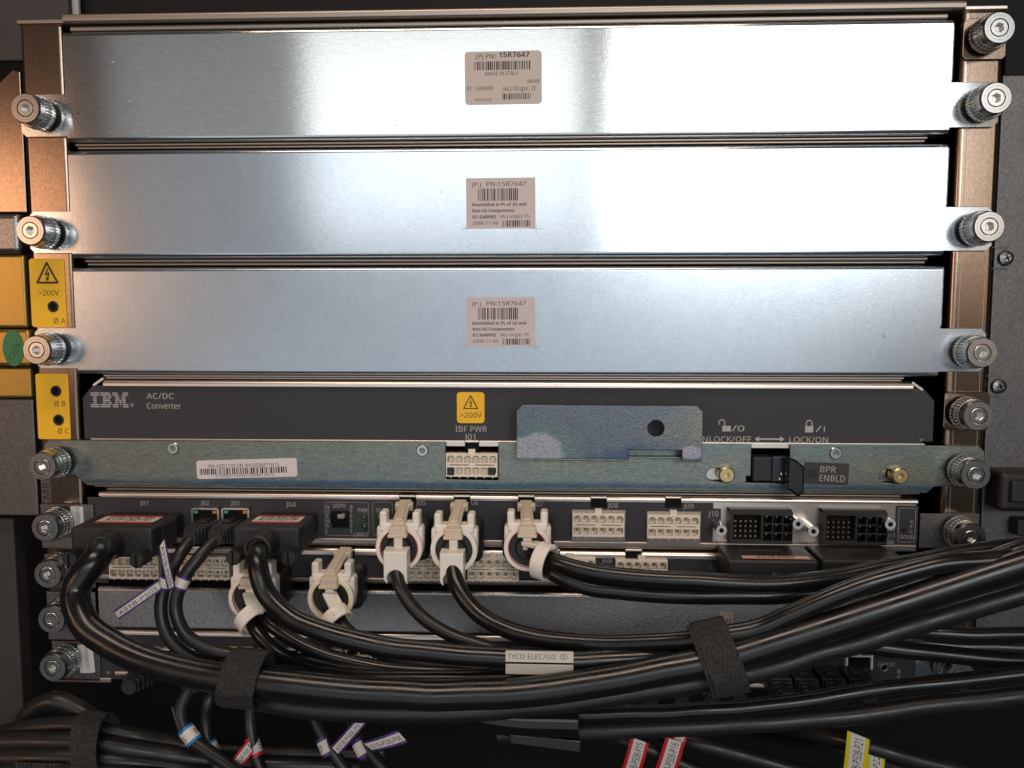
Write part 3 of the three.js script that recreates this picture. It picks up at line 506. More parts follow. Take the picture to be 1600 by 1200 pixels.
  { const [a, b, c, d] = rectPx(306.5, 465.5, 714, 750, zp); const w = 50.4, h = 11.4; const l = sticker('label', cv, a + 0.0003, b - 0.0003, (c + d) / 2 - 0.0048, (c + d) / 2 + 0.0048, zp + 0.00005, print(w, h * 0.86, (x) => { text(x, 'PN 45D1133 SN YH10S8M71615', 6.0, 3.7, 2.7, { w: 35.5, color: '#2e2628' }); bars(x, 1.6, 4.4, 43.5, 3.2, 150, 77, '#2e2628'); text(x, '11S45D1133YH10S8M71615', 9, 9.3, 2.3, { w: 29.5, color: '#2e2628' }); }, 16, '#f0e6e6'), { r: 0.0014, tilt: 0.035 }); tag(l, 'white serial number label with barcode, slightly tilted'); }
  // connector notch
  socket12(cv, 737, 727, 0.0002, 'cream power socket with two black plugged cavities');
  for (const px of [704, 768]) { const [a, b, c, d] = rectPx(px - 5.5, px + 5.5, 730.5, 742.5, 0.0004); obj('blanking_plug', bx(a, b, c, d, -0.004, 0.0006, 0.0002), M.plastic, cv); }
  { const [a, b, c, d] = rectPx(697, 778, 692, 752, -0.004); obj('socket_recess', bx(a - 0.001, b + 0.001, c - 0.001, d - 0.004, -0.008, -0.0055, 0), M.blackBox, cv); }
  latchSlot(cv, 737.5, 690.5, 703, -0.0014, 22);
  // lever: black block, blue steel tab, black handle
  { const [a, b, c, d] = rectPx(1176, 1207, 714, 752, 0.002); obj('switch_block', bx(a, b, c, d, -0.01, 0.003, 0.0008), M.plastic, cv);
    const [e, f, g2, h] = rectPx(1206, 1232, 713, 753, 0.004); const tb = obj('switch_arm', bx(e, f, g2, h, 0.0005, 0.0045, 0.0006), std({ color: lin(0.05, 0.055, 0.075), metalness: 0.8, roughness: 0.3 }), cv);
    for (const [px, py] of [[1221, 741], [1218, 749]]) { const p = U(px, py, 0.0046); const s = obj('rivet', [new THREE.SphereGeometry(0.0009, 12, 8)], M.steel, tb); s.position.copy(p); }
    const q = [[1231, 714], [1243, 718], [1257, 729], [1256, 771], [1247, 777], [1231, 764]].map(([x, y]) => U(x, y, 0.012)).map((v) => [v.x, v.y]);
    obj('switch_handle', sheet(outline(q.reverse()), 0.0125, 0.007, 0.001), M.glossBlack, cv); }
  { const [a, b, c, d] = rectPx(1256, 1326, 723, 757, zp); const w = (b - a) * 1000, h = (d - c) * 1000; const l = sticker('label', cv, a, b, c, d, zp + 0.00005, print(w, h, (x) => { text(x, 'BPR', 7.4, 4.9, 4.4, { w: 8.2, color: '#b7aea9' }); text(x, 'ENBLD', 7.4, 9.4, 4.4, { w: 13.2, color: '#b7aea9' }); }, 18, '#3b3937'), { tilt: -0.03, color: lin(0.9, 0.9, 0.9) }); tag(l, 'black BPR ENBLD label beside the lever');
    const p = U(1269, 740, zp); const hl = obj('indicator_hole', [new THREE.RingGeometry(0.0018, 0.0024, 24), new THREE.CircleGeometry(0.0018, 24).translate(0, 0, -0.00005)], M.plastic, cv); hl.position.set(p.x, p.y, zp + 0.0004); }
  // bracket
  { const zb = 0.0115, B = (px, py) => { const p = U(px, py, zb); return [p.x, p.y]; };
    const x0 = B(807, 680)[0], x1 = B(1098, 680)[0], y1 = B(950, 634)[1], y0 = B(950, 717.5)[1], s0 = B(983, 703), s1 = B(1066, 703);
    const hp = B(1025, 669.5);
    bracketTex.repeat.set(1 / (x1 - x0), 1 / (y1 - y0)); bracketTex.offset.set(-x0 / (x1 - x0), -y0 / (y1 - y0));
    obj('pull_bracket', sheet(outline([[x0, y0], [s0[0], y0], [s0[0], s0[1]], [s1[0], s0[1]], [s1[0], y0 - 0.0004], [x1, y0 - 0.0004], [x1, y1 - 0.0028], [x1 - 0.0026, y1], [x0 + 0.0026, y1], [x0, y1 - 0.0028]], [hole(hp[0], hp[1], 0.0040)]), zb, 0.0016, 0.0003), M.chromateBlue, cv);
    obj('bracket_foot', [bx(x0 + 0.0004, s0[0] - 0.0002, y0 - 0.0012, y0 + 0.0002, 0.0007, zb - 0.0014, 0.0004), bx(s1[0] + 0.0002, x1 - 0.0004, y0 - 0.0012, y0 + 0.0002, 0.0007, zb - 0.0014, 0.0004), bx(s0[0] - 0.001, s1[0] + 0.001, y0 - 0.0004, y0 + 0.0004, 0.0007, 0.006, 0.0002)], M.chromate, cv);
  }
  knob(cv, 66, 729, zp); knob(cv, 1525, 742, zp);
}
// clamp plates on the right rail with their own thumb screws
for (const [label, px0, px1, py0, py1, k] of [['small square clamp plate at the very top of the bare rail', 1505, 1573, 28, 93, [1562, 43]], ['small square clamp plate beside the black converter front', 1475, 1546, 612, 673, [1529, 650]]]) {
  const t = thing('clamp_plate', label, 'clamp'); const [a, b, c, d] = rectPx(px0, px1, py0, py1, 0);
  obj('plate', sheet(roundRect(a, b, c, d, 0.0025), 0, 0.0016, 0.0003), M.rail, t); knob(t, ...k, 0);
}
// ------------------------------------------------------------------ upper controller row
divider('brown divider strip below the greenish lock plate', 767.5, 775.5, -0.2310, 0.1790, M.nickelDim);
const inkW = '#b5aeaa', ovBack = '#343436';
const u5 = thing('power_controller', 'controller row with J01 to J11 sockets below the lock plate', 'controller');
{
  const z = -0.0016;
  const x0 = Xp(155, 800), x1 = Xp(1434, 800), slots = [637, 722, 822.5, 935.5, 1052];
  obj('chassis_front', bx(x0, x1, Yp(846), Yp(782), -0.03, z, 0.0003), M.nickel, u5);
  obj('bottom_lip', profX(roundedProfile(Yp(858), Yp(846.3), -0.03, -0.0004, 0.0008, 0.0014), x0, x1), M.nickelDim, u5);
  let a = x0; for (const s of [...slots, null]) { const e = s ? Xp(s - 13, 782) : x1; obj('top_lip', profX(roundedProfile(Yp(783.2), Yp(776.2), -0.03, -0.0002, 0.0016, 0.0004), a, e), M.nickel, u5); if (s) a = Xp(s + 13, 782); }
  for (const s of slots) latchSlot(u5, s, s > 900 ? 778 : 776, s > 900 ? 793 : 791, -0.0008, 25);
  const [ox0, ox1, oy0, oy1] = [Xp(139, 810, z), Xp(1114, 810, z), Yp(845, 600, z), Yp(782.6, 800, z)], W = (ox1 - ox0) * 1000, H = (oy1 - oy0) * 1000;
  const T = (px, py) => { const p = U(px, py, z); return [(p.x - ox0) * 1000, (oy1 - p.y) * 1000]; }, wid = (a, b, y = 800) => T(b, y)[0] - T(a, y)[0];
  const tx = (x, s, a, b, py, size = 3.4) => text(x, s, ...T(a, py), size, { w: wid(a, b), color: inkW });
  const tex = print(W, H, (x) => {
    tx(x, 'J01', 220, 234, 789, 3.3); tx(x, 'J02', 315, 328, 788, 3.0); tx(x, 'J03', 362, 375, 788, 3.0); tx(x, 'J04', 448, 463, 792, 3.4);
    tx(x, 'J05', 651, 666, 790, 3.6); tx(x, 'J06', 733, 748, 790, 3.6); tx(x, 'J07', 834, 849, 792, 3.6); tx(x, 'J08', 950, 966, 794, 3.6); tx(x, 'J09', 1068, 1084, 795, 3.6);
    x.strokeStyle = inkW; x.lineWidth = 0.2; for (const [a, b] of [[508, 577], [582.5, 614]]) { const [p, q] = T(a, 784), [r, s] = T(b, 838.5); x.beginPath(); x.roundRect(p, q < 0.5 ? 0.5 : q, r - p, s - q - 0.6, 1.2); x.stroke(); }
    tx(x, 'UEPO', 520, 541, 792.5, 3.0); tx(x, 'PWR', 559, 575, 799, 2.9); tx(x, 'CMPLT', 553, 576, 837, 2.9); tx(x, 'SE', 587, 596, 799, 2.9); tx(x, 'S', 587, 591, 837, 2.9);
    [...'NORMAL'].forEach((c, i) => text(x, c, ...T(510, 795.5 + i * 7.4), 2.5, { color: inkW })); [...'BYPASS'].forEach((c, i) => text(x, c, ...T(547, 795.5 + i * 7.4), 2.5, { color: inkW }));
  }, 2000 / W, ovBack);
  sticker('front_overlay', u5, ox0, ox1, oy0, oy1, z + 0.0001, tex, { r: 0.0002, rough: 0.6, color: lin(0.9, 0.9, 0.9), thick: 0.0004 });
  { const [p, q, r, s] = rectPx(1100, 1126, 794.5, 811.5, z); sticker('front_overlay', u5, p, q, r, s, z + 0.0006, print(8.3, 5.4, (x) => text(x, 'J10', 2.2, 4.0, 3.6, { w: 5, color: inkW }), 16, ovBack), { color: lin(0.9, 0.9, 0.9) }); }
  { const [p, q, r, s] = rectPx(1398.5, 1433.5, 790, 851, z); const w = (q - p) * 1000, h = (s - r) * 1000; sticker('front_overlay', u5, p, q, r, s, z + 0.0001, print(w, h, (x) => { x.strokeStyle = inkW; x.lineWidth = 0.22; x.beginPath(); x.roundRect(1.6, 1.2, w - 2.8, h - 2.6, 1); x.stroke(); [...'BPC'].forEach((c, i) => text(x, c, 7.2, 9 + i * 2.6, 2.3, { color: inkW })); text(x, 'GOOD', 2.3, 17.2, 2.5, { w: 7.2, color: inkW }); x.fillStyle = '#0c0c0c'; x.beginPath(); x.arc(4.2, 12.4, 1.3, 0, 7); x.fill(); }, 16, ovBack), { color: lin(0.9, 0.9, 0.9) }); }
  { const [p, q, r, s] = rectPx(1386, 1399, 829, 843, z); sticker('front_overlay', u5, p, q, r, s, z + 0.0003, print(4.2, 4.5, (x) => text(x, 'J11', 0.2, 3.3, 3, { w: 3.9, color: inkW }), 20, ovBack), { color: lin(0.9, 0.9, 0.9) }); }
  for (const [px, py] of [[935, 821], [1052.5, 823.5]]) { const [p, q, r, s] = rectPx(px - 42, px + 42, py - 25, py + 25, z); obj('socket_bezel', sheet(outline([[p, r], [q, r], [q, s], [p, s]], [[[p + 0.0012, r + 0.0028], [p + 0.0012, s - 0.0012], [q - 0.0012, s - 0.0012], [q - 0.0012, r + 0.0028]]]), z + 0.0012, 0.0008, 0.0001), M.nickelDim, u5); socket12(u5, px, py, 0.0022); }
  // network jacks J02, J03
  for (const [px, py] of [[324, 806], [371, 806]]) {
    const [p, q, r, s] = rectPx(px - 22, px + 22, py - 14, py + 22, z); const j = obj('network_jack', [bx(p, p + 0.0012, r, s, z, z + 0.003, 0.0002), bx(q - 0.0012, q, r, s, z, z + 0.003, 0.0002), bx(p, q, s - 0.001, s, z, z + 0.003, 0.0002)], M.nickel, u5);
    obj('jack_mouth', bx(p + 0.001, q - 0.001, r, s - 0.0008, z, z + 0.0018, 0), M.blackBox, j);
    obj('status_light', bx(p + 0.0014, p + 0.0036, s - 0.0030, s - 0.0014, z + 0.0015, z + 0.0028, 0.0003), std({ color: lin(0.08, 0.3, 0.2), roughness: 0.3 }), j); obj('status_light', bx(q - 0.0036, q - 0.0014, s - 0.0030, s - 0.0014, z + 0.0015, z + 0.0028, 0.0003), std({ color: lin(0.5, 0.22, 0.03), roughness: 0.3 }), j);
  }
  // emergency switch and status lights
  { const [p, q, r, s] = rectPx(519, 546, 798, 824, z); const sw = obj('toggle_switch', [bx(p, q, r, s, z, z + 0.0008, 0.0002), bx((p + q) / 2 - 0.0045, (p + q) / 2 + 0.001, r + 0.003, s - 0.0005, z, z + 0.0032, 0.0004)], M.blackBox, u5); obj('toggle_tip', bx((p + q) / 2 - 0.001, (p + q) / 2 + 0.0028, s - 0.0034, s - 0.001, z, z + 0.004, 0.0008), std({ color: lin(0.3, 0.29, 0.28), roughness: 0.4 }), sw); }
  for (const [px, py] of [[569.5, 808.5], [569.5, 823], [592, 809], [592, 824]]) { const c = U(px, py, z); const l = obj('status_light', [new THREE.TorusGeometry(0.0018, 0.00035, 8, 24), new THREE.SphereGeometry(0.0013, 16, 10).scale(1, 1, 0.6)], M.greenLens, u5); l.position.set(c.x, c.y, z + 0.0006); }
  // signal sockets J10, J11 with standoffs
  for (const [px0, px1, py0, py1] of [[1137, 1235, 794.5, 846], [1281, 1381, 795.5, 848]]) {
    const [p, q, r, s] = rectPx(px0, px1, py0, py1, 0), w = q - p, h = s - r, zf = 0.0045;
    const k = new THREE.Group(); const P = 0.0049, gx = q - 3 * P - 0.0002, holes = [];
    for (let i = 0; i < 3; i++) for (let j = 0; j < 3; j++) { const cx = gx + (i + 0.5) * P, cy = r + 0.0012 + (j + 0.5) * 0.0044; holes.push([[cx - 0.0021, cy - 0.0019], [cx - 0.0021, cy + 0.0019], [cx + 0.0021, cy + 0.0019], [cx + 0.0021, cy - 0.0019]]); }
    holes.push([[p + 0.002, r + 0.002], [p + 0.002, s - 0.0024], [gx - 0.0008, s - 0.0024], [gx - 0.0008, r + 0.002]]);
    const hs = obj('signal_socket', [sheet(outline([[p, r], [q, r], [q, s - 0.001], [q - 0.0008, s], [p, s]], holes), zf, 0.006, 0.0002), bx(p, q - 0.0003, s - 0.0016, s + 0.0004, z, zf - 0.0012, 0.0003)], M.plastic, u5);
    obj('socket_floor', bx(p + 0.001, q - 0.001, r + 0.001, s - 0.001, z, -0.0006, 0), M.blackBox, hs);
    const pins = []; for (let i = 0; i < 5; i++) for (let j = 0; j < 4; j++) pins.push(bx(p + 0.0032 + i * 0.0025 - 0.0004, p + 0.0032 + i * 0.0025 + 0.0004, r + 0.0036 + j * 0.0025 - 0.0004, r + 0.0036 + j * 0.0025 + 0.0004, -0.0006, 0.003, 0));
    for (let i = 0; i < 3; i++) for (let j = 0; j < 3; j++) pins.push(bx(gx + (i + 0.5) * P - 0.0004, gx + (i + 0.5) * P + 0.0003, r + 0.0019 + (j + 0.5) * 0.0044, r + 0.0026 + (j + 0.5) * 0.0044, -0.0006, 0.0022, 0));
    obj('contact_pins', pins, M.goldPin, hs); void k; void w; void h;
  }
  for (const [px, py] of [[1128, 829.5], [1248, 819.5], [1272, 831], [1392.5, 820]]) { const c = U(px, py, 0.012); const s = obj('standoff', [new THREE.CylinderGeometry(0.0026, 0.0026, 0.0126, 6).rotateX(Math.PI / 2).translate(0, 0, 0.0047)], M.steel, u5); s.position.set(c.x, c.y, 0); s.rotation.z = 0.5; obj('threaded_end', [new THREE.RingGeometry(0.0012, 0.0026, 24).translate(0, 0, 0.0112)], std({ color: lin(0.55, 0.58, 0.6), metalness: 0.4, roughness: 0.5 }), s); obj('hole_shade_disc', [new THREE.CircleGeometry(0.0012, 16).translate(0, 0, 0.01115)], M.blackBox, s); }  // each standoff is solid; a black disc stands for the shade in its hole
  for (const [p0, p1, p2, p3, side] of [[64, 147, 788, 857, -1], [1437, 1530, 803, 857, 1]]) { const [p, q, r, s] = rectPx(p0, p1, p2, p3, 0); obj('mounting_tab', sheet(outline([[p, r], [q, r], [q, s], [p, s]]), 0, 0.0014, 0.0003), M.galv, u5); }
  { const [p, q, r, s] = rectPx(111, 131, 791, 830, 0); const l = sticker('label', u5, p, q, r, s, 0.0001, print(6.4, 12.4, (x) => { x.save(); x.translate(5, 12); x.rotate(-Math.PI / 2); text(x, 'YH10S8M51524', 0, 0, 2.6, { w: 14, color: '#222' }); x.restore(); }, 16, '#e9e4df'), { r: 0.0008 }); tag(l, 'white serial label turned upright'); }
  knob(u5, 70, 825, 0.0); knob(u5, 1518, 841, 0.0);
}
// ------------------------------------------------------------------ lower controller row
const u6 = thing('power_controller', 'second controller row, half hidden behind the cables', 'controller');
{
  const z = -0.0016, x0 = Xp(155, 885), x1 = Xp(1405, 885);
  obj('chassis_front', bx(x0, x1, Yp(908), Yp(872), -0.03, z, 0.0003), M.overlay, u6);
  obj('bottom_lip', profX(roundedProfile(Yp(917), Yp(907.6), -0.03, 0.0004, 0.0008, 0.0014), x0, x1), M.nickelDim, u6);
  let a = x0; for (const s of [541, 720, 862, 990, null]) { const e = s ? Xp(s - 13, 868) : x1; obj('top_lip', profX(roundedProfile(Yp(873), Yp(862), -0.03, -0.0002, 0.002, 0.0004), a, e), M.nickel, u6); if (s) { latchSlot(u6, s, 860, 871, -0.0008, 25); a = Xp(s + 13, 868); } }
  for (const [px, py] of [[208.5, 887], [319, 888], [661, 889.5], [770.5, 890.5], [890, 891], [1002.5, 894]]) socket12(u6, px, py, 0.0022);
  { const [p, q, r, s] = rectPx(152, 170, 866, 910, z); sticker('front_overlay', u6, p, q, r, s, z + 0.0006, print(6, 14, (x) => text(x, 'SP', 0.8, 12.2, 1.6, { color: inkW }), 16, ovBack), { color: lin(0.9, 0.9, 0.9) }); }
  { const [p, q, r, s] = rectPx(928, 960, 867, 900, z); sticker('front_overlay', u6, p, q, r, s, z + 0.0006, print(10, 10.6, (x) => text(x, 'J08', 4, 3.8, 3.4, { w: 5, color: inkW }), 16, ovBack), { color: lin(0.9, 0.9, 0.9) }); }
  { const [p, q, r, s] = rectPx(1044, 1112, 874, 905, z); sticker('front_overlay', u6, p, q, r, s, z + 0.0006, print(21, 10, (x) => text(x, 'J0', 19, 4.2, 2.8, { color: '#77716d' }), 14, ovBack), { color: lin(0.9, 0.9, 0.9) }); }
  { const [p, q, r, s] = rectPx(70, 148, 866, 918, 0); obj('mounting_tab', sheet(outline([[p, r], [q, r], [q, s], [p, s]]), 0, 0.0014, 0.0003), M.galv, u6); }
  knob(u6, 74, 898, 0);
}
// ------------------------------------------------------------------ bottom blank panel and bottom row
{
  const t = thing('blank_panel', 'dull grey blank panel behind the drooping cables', 'panel', [0, 0, 0], 'blank metal filler panels');
  obj('face', profX(roundedProfile(Yp(993), Yp(927), -0.014, 0.0006, 0.0022, 0.001), XL + 0.006, XR - 0.006), M.zincDull, t);
  { const [p, q, r, s] = rectPx(74, 150, 925, 1000, 0); obj('mounting_tab', sheet(outline([[p, r], [q, r], [q, s], [p, s]]), 0, 0.0014, 0.0003), M.galv, t); }
  { const [p, q, r, s] = rectPx(1124, 1146, 955, 985, 0.0006); sticker('label', t, p, q, r, s, 0.0007, print(7, 9, (x) => text(x, 'M', 3, 6, 3.4, { color: '#3a3a38' }), 14, '#d8d2c0'), { r: 0.0006 }); }
  knob(t, 80, 969, 0);
}
const u8 = thing('network_hub', 'bottom hub row with network jacks under the cable bundle', 'hub');
{
  const z = -0.0016, x0 = Xp(155, 1030), x1 = Xp(1430, 1030);
  obj('top_lip', profX(roundedProfile(Yp(1005), Yp(996), -0.03, 0.0, 0.0018, 0.0004), x0, x1), M.nickel, u8);
  obj('front_face', bx(x0, x1, Yp(1063), Yp(1005.5), -0.03, z, 0.0003), M.overlay, u8);
  obj('bottom_lip', profX(roundedProfile(Yp(1073), Yp(1063.6), -0.03, -0.0004, 0.0008, 0.0014), x0 + 0.008, x1 - 0.012), M.nickel, u8);
  for (const px of [255, 300, 378, 424, 470, 516, 562, 608, 654, 700, 1340]) { const [p, q, r, s] = rectPx(px - 21, px + 21, 1010, 1042, z); const j = obj('network_jack', [bx(p, p + 0.001, r, s, z, z + 0.003, 0.0002), bx(q - 0.001, q, r, s, z, z + 0.003, 0.0002), bx(p, q, s - 0.001, s, z, z + 0.003, 0.0002), bx(p, q, s - 0.0046, s - 0.0038, z, z + 0.0026, 0.0002), bx((p + q) / 2 - 0.0005, (p + q) / 2 + 0.0005, s - 0.0046, s, z, z + 0.0026, 0)], M.clampWhite, u8); obj('jack_mouth', bx(p + 0.001, q - 0.001, r, s - 0.0008, z, z + 0.0012, 0), M.blackBox, j); }
  { const [p, q, r, s] = rectPx(158, 200, 1012, 1060, z); sticker('front_overlay', u8, p, q, r, s, z + 0.0006, print(13, 15, (x) => text(x, 'SP', 2.6, 12.4, 1.9, { color: inkW }), 14, ovBack), { color: lin(0.9, 0.9, 0.9) }); }
  { const [p, q, r, s] = rectPx(1357, 1428, 1027, 1077, z); sticker('front_overlay', u8, p, q, r, s, z + 0.0006, print(22, 15.5, (x) => { text(x, 'GOOD', 4.0, 4.0, 3.0, { w: 8.4, color: inkW }); ['B', 'P', 'H'].forEach((c, i) => text(x, c, 13.4, 7.4 + 2.9 * i, 3.0, { color: inkW })); }, 14, ovBack), { color: lin(0.9, 0.9, 0.9) });
    const c = U(1382.5, 1044, 0); const h = obj('indicator_hole', [new THREE.TorusGeometry(0.0017, 0.0004, 8, 24)], M.steelDark, u8); h.position.set(c.x, c.y, z + 0.0009); obj('bore_shade_disc', [new THREE.CircleGeometry(0.0015, 20)], M.blackBox, h); }  // black disc inside the ring paints the shade of the opening
  { const [p, q, r, s] = rectPx(82, 156, 1003, 1064, 0); obj('mounting_tab', sheet(outline([[p, r], [q, r], [q, s], [p, s]]), 0, 0.0014, 0.0003), M.galv, u8); }
  { const [p, q, r, s] = rectPx(1430, 1515, 1030, 1076, 0); obj('mounting_tab', sheet(outline([[p, r], [q, r], [q, s], [p, s]]), 0, 0.0014, 0.0003), M.chromateBlue, u8); }
  { const [p, q, r, s] = rectPx(123.5, 147, 1007, 1051, 0); const l = sticker('label', u8, p, q, r, s, 0.0001, print(7.4, 14, (x) => { x.save(); x.translate(2.6, 1.0); x.rotate(Math.PI / 2); text(x, 'YH10S8M51011', 0, 0, 2.6, { w: 12, color: '#222' }); x.restore(); }, 18, '#ece8e4'), { r: 0.0008, tilt: 0.06 }); tag(l, 'white serial label turned upright'); }
  knob(u8, 82, 1044, 0); knob(u8, 1502, 1058, 0);
}
// ------------------------------------------------------------------ cables, plugs, straps
const V = (list) => list.map(([x, y, z]) => U(x, y, z));
function cableTo(parent, list, r, mat = M.cable, seg = 140, name = 'jacket') {   // a jacket with the small unevenness of a hand-laid cable
  const c = new THREE.CatmullRomCurve3(V(list), false, 'centripetal'), n = Math.max(6, Math.round(c.getLength() / 0.016)), p = c.getSpacedPoints(n);
  p.forEach((v, i) => { if (i > 1 && i < n) v.add(new THREE.Vector3((rnd() - 0.5) * 0.0003, (rnd() - 0.5) * 0.0007, (rnd() - 0.5) * 0.0006)); });
  return obj(name, [tube(p, r, seg, 20)], mat, parent);
}
function tagTex(s, edge, w = 30, h = 7.5, band = 1.3) { return print(w, h, (x) => { x.fillStyle = edge; x.fillRect(0, 0, w, band); x.fillRect(0, h - band, w, band); text(x, s, w / 2, h / 2 + 1.35, 3.9, { w: w * 0.9, align: 'center', color: '#1d1a1a' }); }, 14, '#e8e0d8'); }
function flag(parent, corners, tex, name = 'cable_tag', bow = 0.0012, label) {     // corners: text start-top, end-top, end-bottom, start-bottom as [px, py, z]
  const [a, b, c, d] = V(corners), n = 14, pos = [], uv = [], idx = [];
  const nrm = new THREE.Vector3().subVectors(b, a).cross(new THREE.Vector3().subVectors(d, a)).normalize(); if (nrm.z < 0) nrm.negate();
  for (let side = 0; side < 2; side++) for (let i = 0; i <= n; i++) for (let j = 0; j < 2; j++) {
    const t = i / n, p = j ? d.clone().lerp(c, t) : a.clone().lerp(b, t); p.addScaledVector(nrm, bow * Math.sin(t * Math.PI) - side * 0.00025); pos.push(p.x, p.y, p.z); uv.push(t, 1 - j);
  }
  for (let side = 0; side < 2; side++) for (let i = 0; i < n; i++) { const o = side * (n + 1) * 2 + i * 2; idx.push(...(side ? [o, o + 2, o + 1, o + 1, o + 2, o + 3] : [o, o + 1, o + 2, o + 1, o + 3, o + 2])); }
  const g = new THREE.BufferGeometry(); g.setAttribute('position', new THREE.Float32BufferAttribute(pos, 3)); g.setAttribute('uv', new THREE.Float32BufferAttribute(uv, 2)); g.setIndex(idx); g.computeVertexNormals();
  const m = obj(name, g, std({ map: tex, color: lin(0.85, 0.85, 0.85), roughness: 0.45 }), parent, true); if (label) tag(m, label); return m;
}
function wrapTag(parent, from, to, r, edge, s) {        // a sleeve of tape round a cable between two [px, py, z]
  const [a, b] = V([from, to]), g = new THREE.CylinderGeometry(r, r, a.distanceTo(b), 28, 1, true);
  const m = obj('tape_sleeve', g, std({ map: print(22, 7.5, (x) => { x.fillStyle = edge; x.fillRect(0, 0, 22, 1.3); x.fillRect(0, 6.2, 22, 1.3); for (const q of [4, 15]) text(x, s, q, 5.2, 3.9, { color: '#1d1a1a' }); }, 12, '#e8e0d8'), color: lin(0.85, 0.85, 0.85), roughness: 0.45, side: THREE.DoubleSide }), parent, true);
  m.position.copy(a).add(b).multiplyScalar(0.5); m.quaternion.setFromUnitVectors(new THREE.Vector3(0, 1, 0), new THREE.Vector3().subVectors(a, b).normalize()); return m;
}
// big rectangular plugs J01 and J04
function blockPlug(label, px, py, w, h, L, text_, list, r, cable = true) {   // px, py: centre of the outer face
  const t = thing('plug_cable', label, 'cable'); const c = U(px, py, L), x0 = c.x - w / 2, x1 = c.x + w / 2, y0 = c.y - h / 2, y1 = c.y + h / 2;
  const b = obj('plug_body', [bx(x0, x1, y0, y1, 0.010, L, 0.0018, 4), bx(x0 + 0.0015, x1 - 0.0015, y0 + 0.0015, y1 - 0.0015, 0.0, 0.011, 0.001)], M.plastic, t);
  const ribs = []; for (let i = 0; i < 9; i++) ribs.push(bx(x1 - 0.0004, x1 + 0.0006, y0 + 0.002, y1 - 0.0014, 0.0125 + i * 0.0018, 0.0134 + i * 0.0018, 0.0003)); obj('grip_ribs', ribs, M.plastic, b);
  const tx = print(36, 6.4, (x) => { x.fillStyle = '#c4372c'; x.fillRect(0, 0, 36, 1.1); x.fillRect(0, 5.2, 36, 1.2); text(x, text_, 18, 4.9, 4.8, { w: 29, bold: true, align: 'center', color: '#231c1c' }); }, 14, '#e6dbd2');
  const lw = w * 0.72, lg = new THREE.PlaneGeometry(lw, 0.0150); const l = obj('label', lg, std({ map: tx, color: lin(0.85, 0.85, 0.85), roughness: 0.5 }), t, true); l.rotation.x = -Math.PI / 2; l.position.set(c.x + 0.001, y1 + 0.00012, L * 0.58); tag(l, 'white label with red edges on the plug top');
  if (!cable) return { t, c, y0, y1, x0, x1 };
  obj('strain_relief', [cyl(0.0078, 0.0066, L - 0.003, L + 0.009, 28, c.x - 0.001, c.y - 0.001), new THREE.TorusGeometry(0.0056, 0.0012, 10, 28).translate(c.x - 0.001, c.y - 0.001, L + 0.009)], M.plastic, t);
  for (const s of [-1, 1]) { const k = obj('thumb_screw', [KB.clone().translate(c.x + s * w * 0.40, c.y - h * 0.42, L - 0.002)], M.plastic, t); obj('screw_slot', bx(c.x + s * w * 0.40 - 0.0003, c.x + s * w * 0.40 + 0.0003, c.y - h * 0.42 - 0.0034, c.y - h * 0.42 + 0.0034, L + 0.0088, L + 0.0091, 0), M.blackBox, k); }
  cableTo(t, [[...pxOf(c.x - 0.001, c.y - 0.001, L + 0.002), L + 0.002], ...list], r);
  return { t, c };
}
const KB = (() => { const n = 22, g = []; const sh = new THREE.Shape(); for (let i = 0; i < n * 2; i++) { const a = i / n * Math.PI, q = i % 2 ? 0.0033 : 0.0037; sh[i ? 'lineTo' : 'moveTo'](q * Math.cos(a), q * Math.sin(a)); } g.push(new THREE.ExtrudeGeometry(sh, { depth: 0.009, bevelEnabled: true, bevelThickness: 0.0005, bevelSize: 0.0004, bevelOffset: -0.0004, bevelSegments: 1 }).translate(0, 0, 0.001)); return prep(g[0]); })();
function pxOf(x, y, z) { const v = new THREE.Vector3(x, y, z).project(camera); return [800 + v.x * 800, 600 - v.y * 600]; }

blockPlug('thick black cable whose block plug P01 sits in J01', 174, 848, 0.0400, 0.0146, 0.037, 'A31B-PS05-P01',
  [[156, 868, 0.052], [133, 892, 0.058], [118, 926, 0.060], [124, 962, 0.064], [158, 998, 0.068], [215, 1026, 0.071], [290, 1050, 0.074], [372, 1062, 0.076], [470, 1072, 0.077], [600, 1084, 0.078], [740, 1086, 0.078], [880, 1074, 0.078], [1010, 1052, 0.078], [1110, 1032, 0.078], [1200, 1008, 0.078], [1320, 968, 0.079], [1460, 925, 0.08], [1640, 866, 0.082]], 0.0062);
blockPlug('black cable whose block plug P04 sits in J04', 416, 846, 0.0325, 0.0136, 0.036, 'A31B-PS05-P04',
  [[402, 872, 0.052], [404, 905, 0.057], [428, 944, 0.060], [482, 978, 0.064], [565, 1003, 0.067], [660, 1018, 0.068], [770, 1026, 0.068], [880, 1033, 0.068], [990, 1028, 0.066], [1090, 1014, 0.064], [1200, 985, 0.064], [1330, 950, 0.064], [1480, 915, 0.064], [1640, 886, 0.064]], 0.0046);
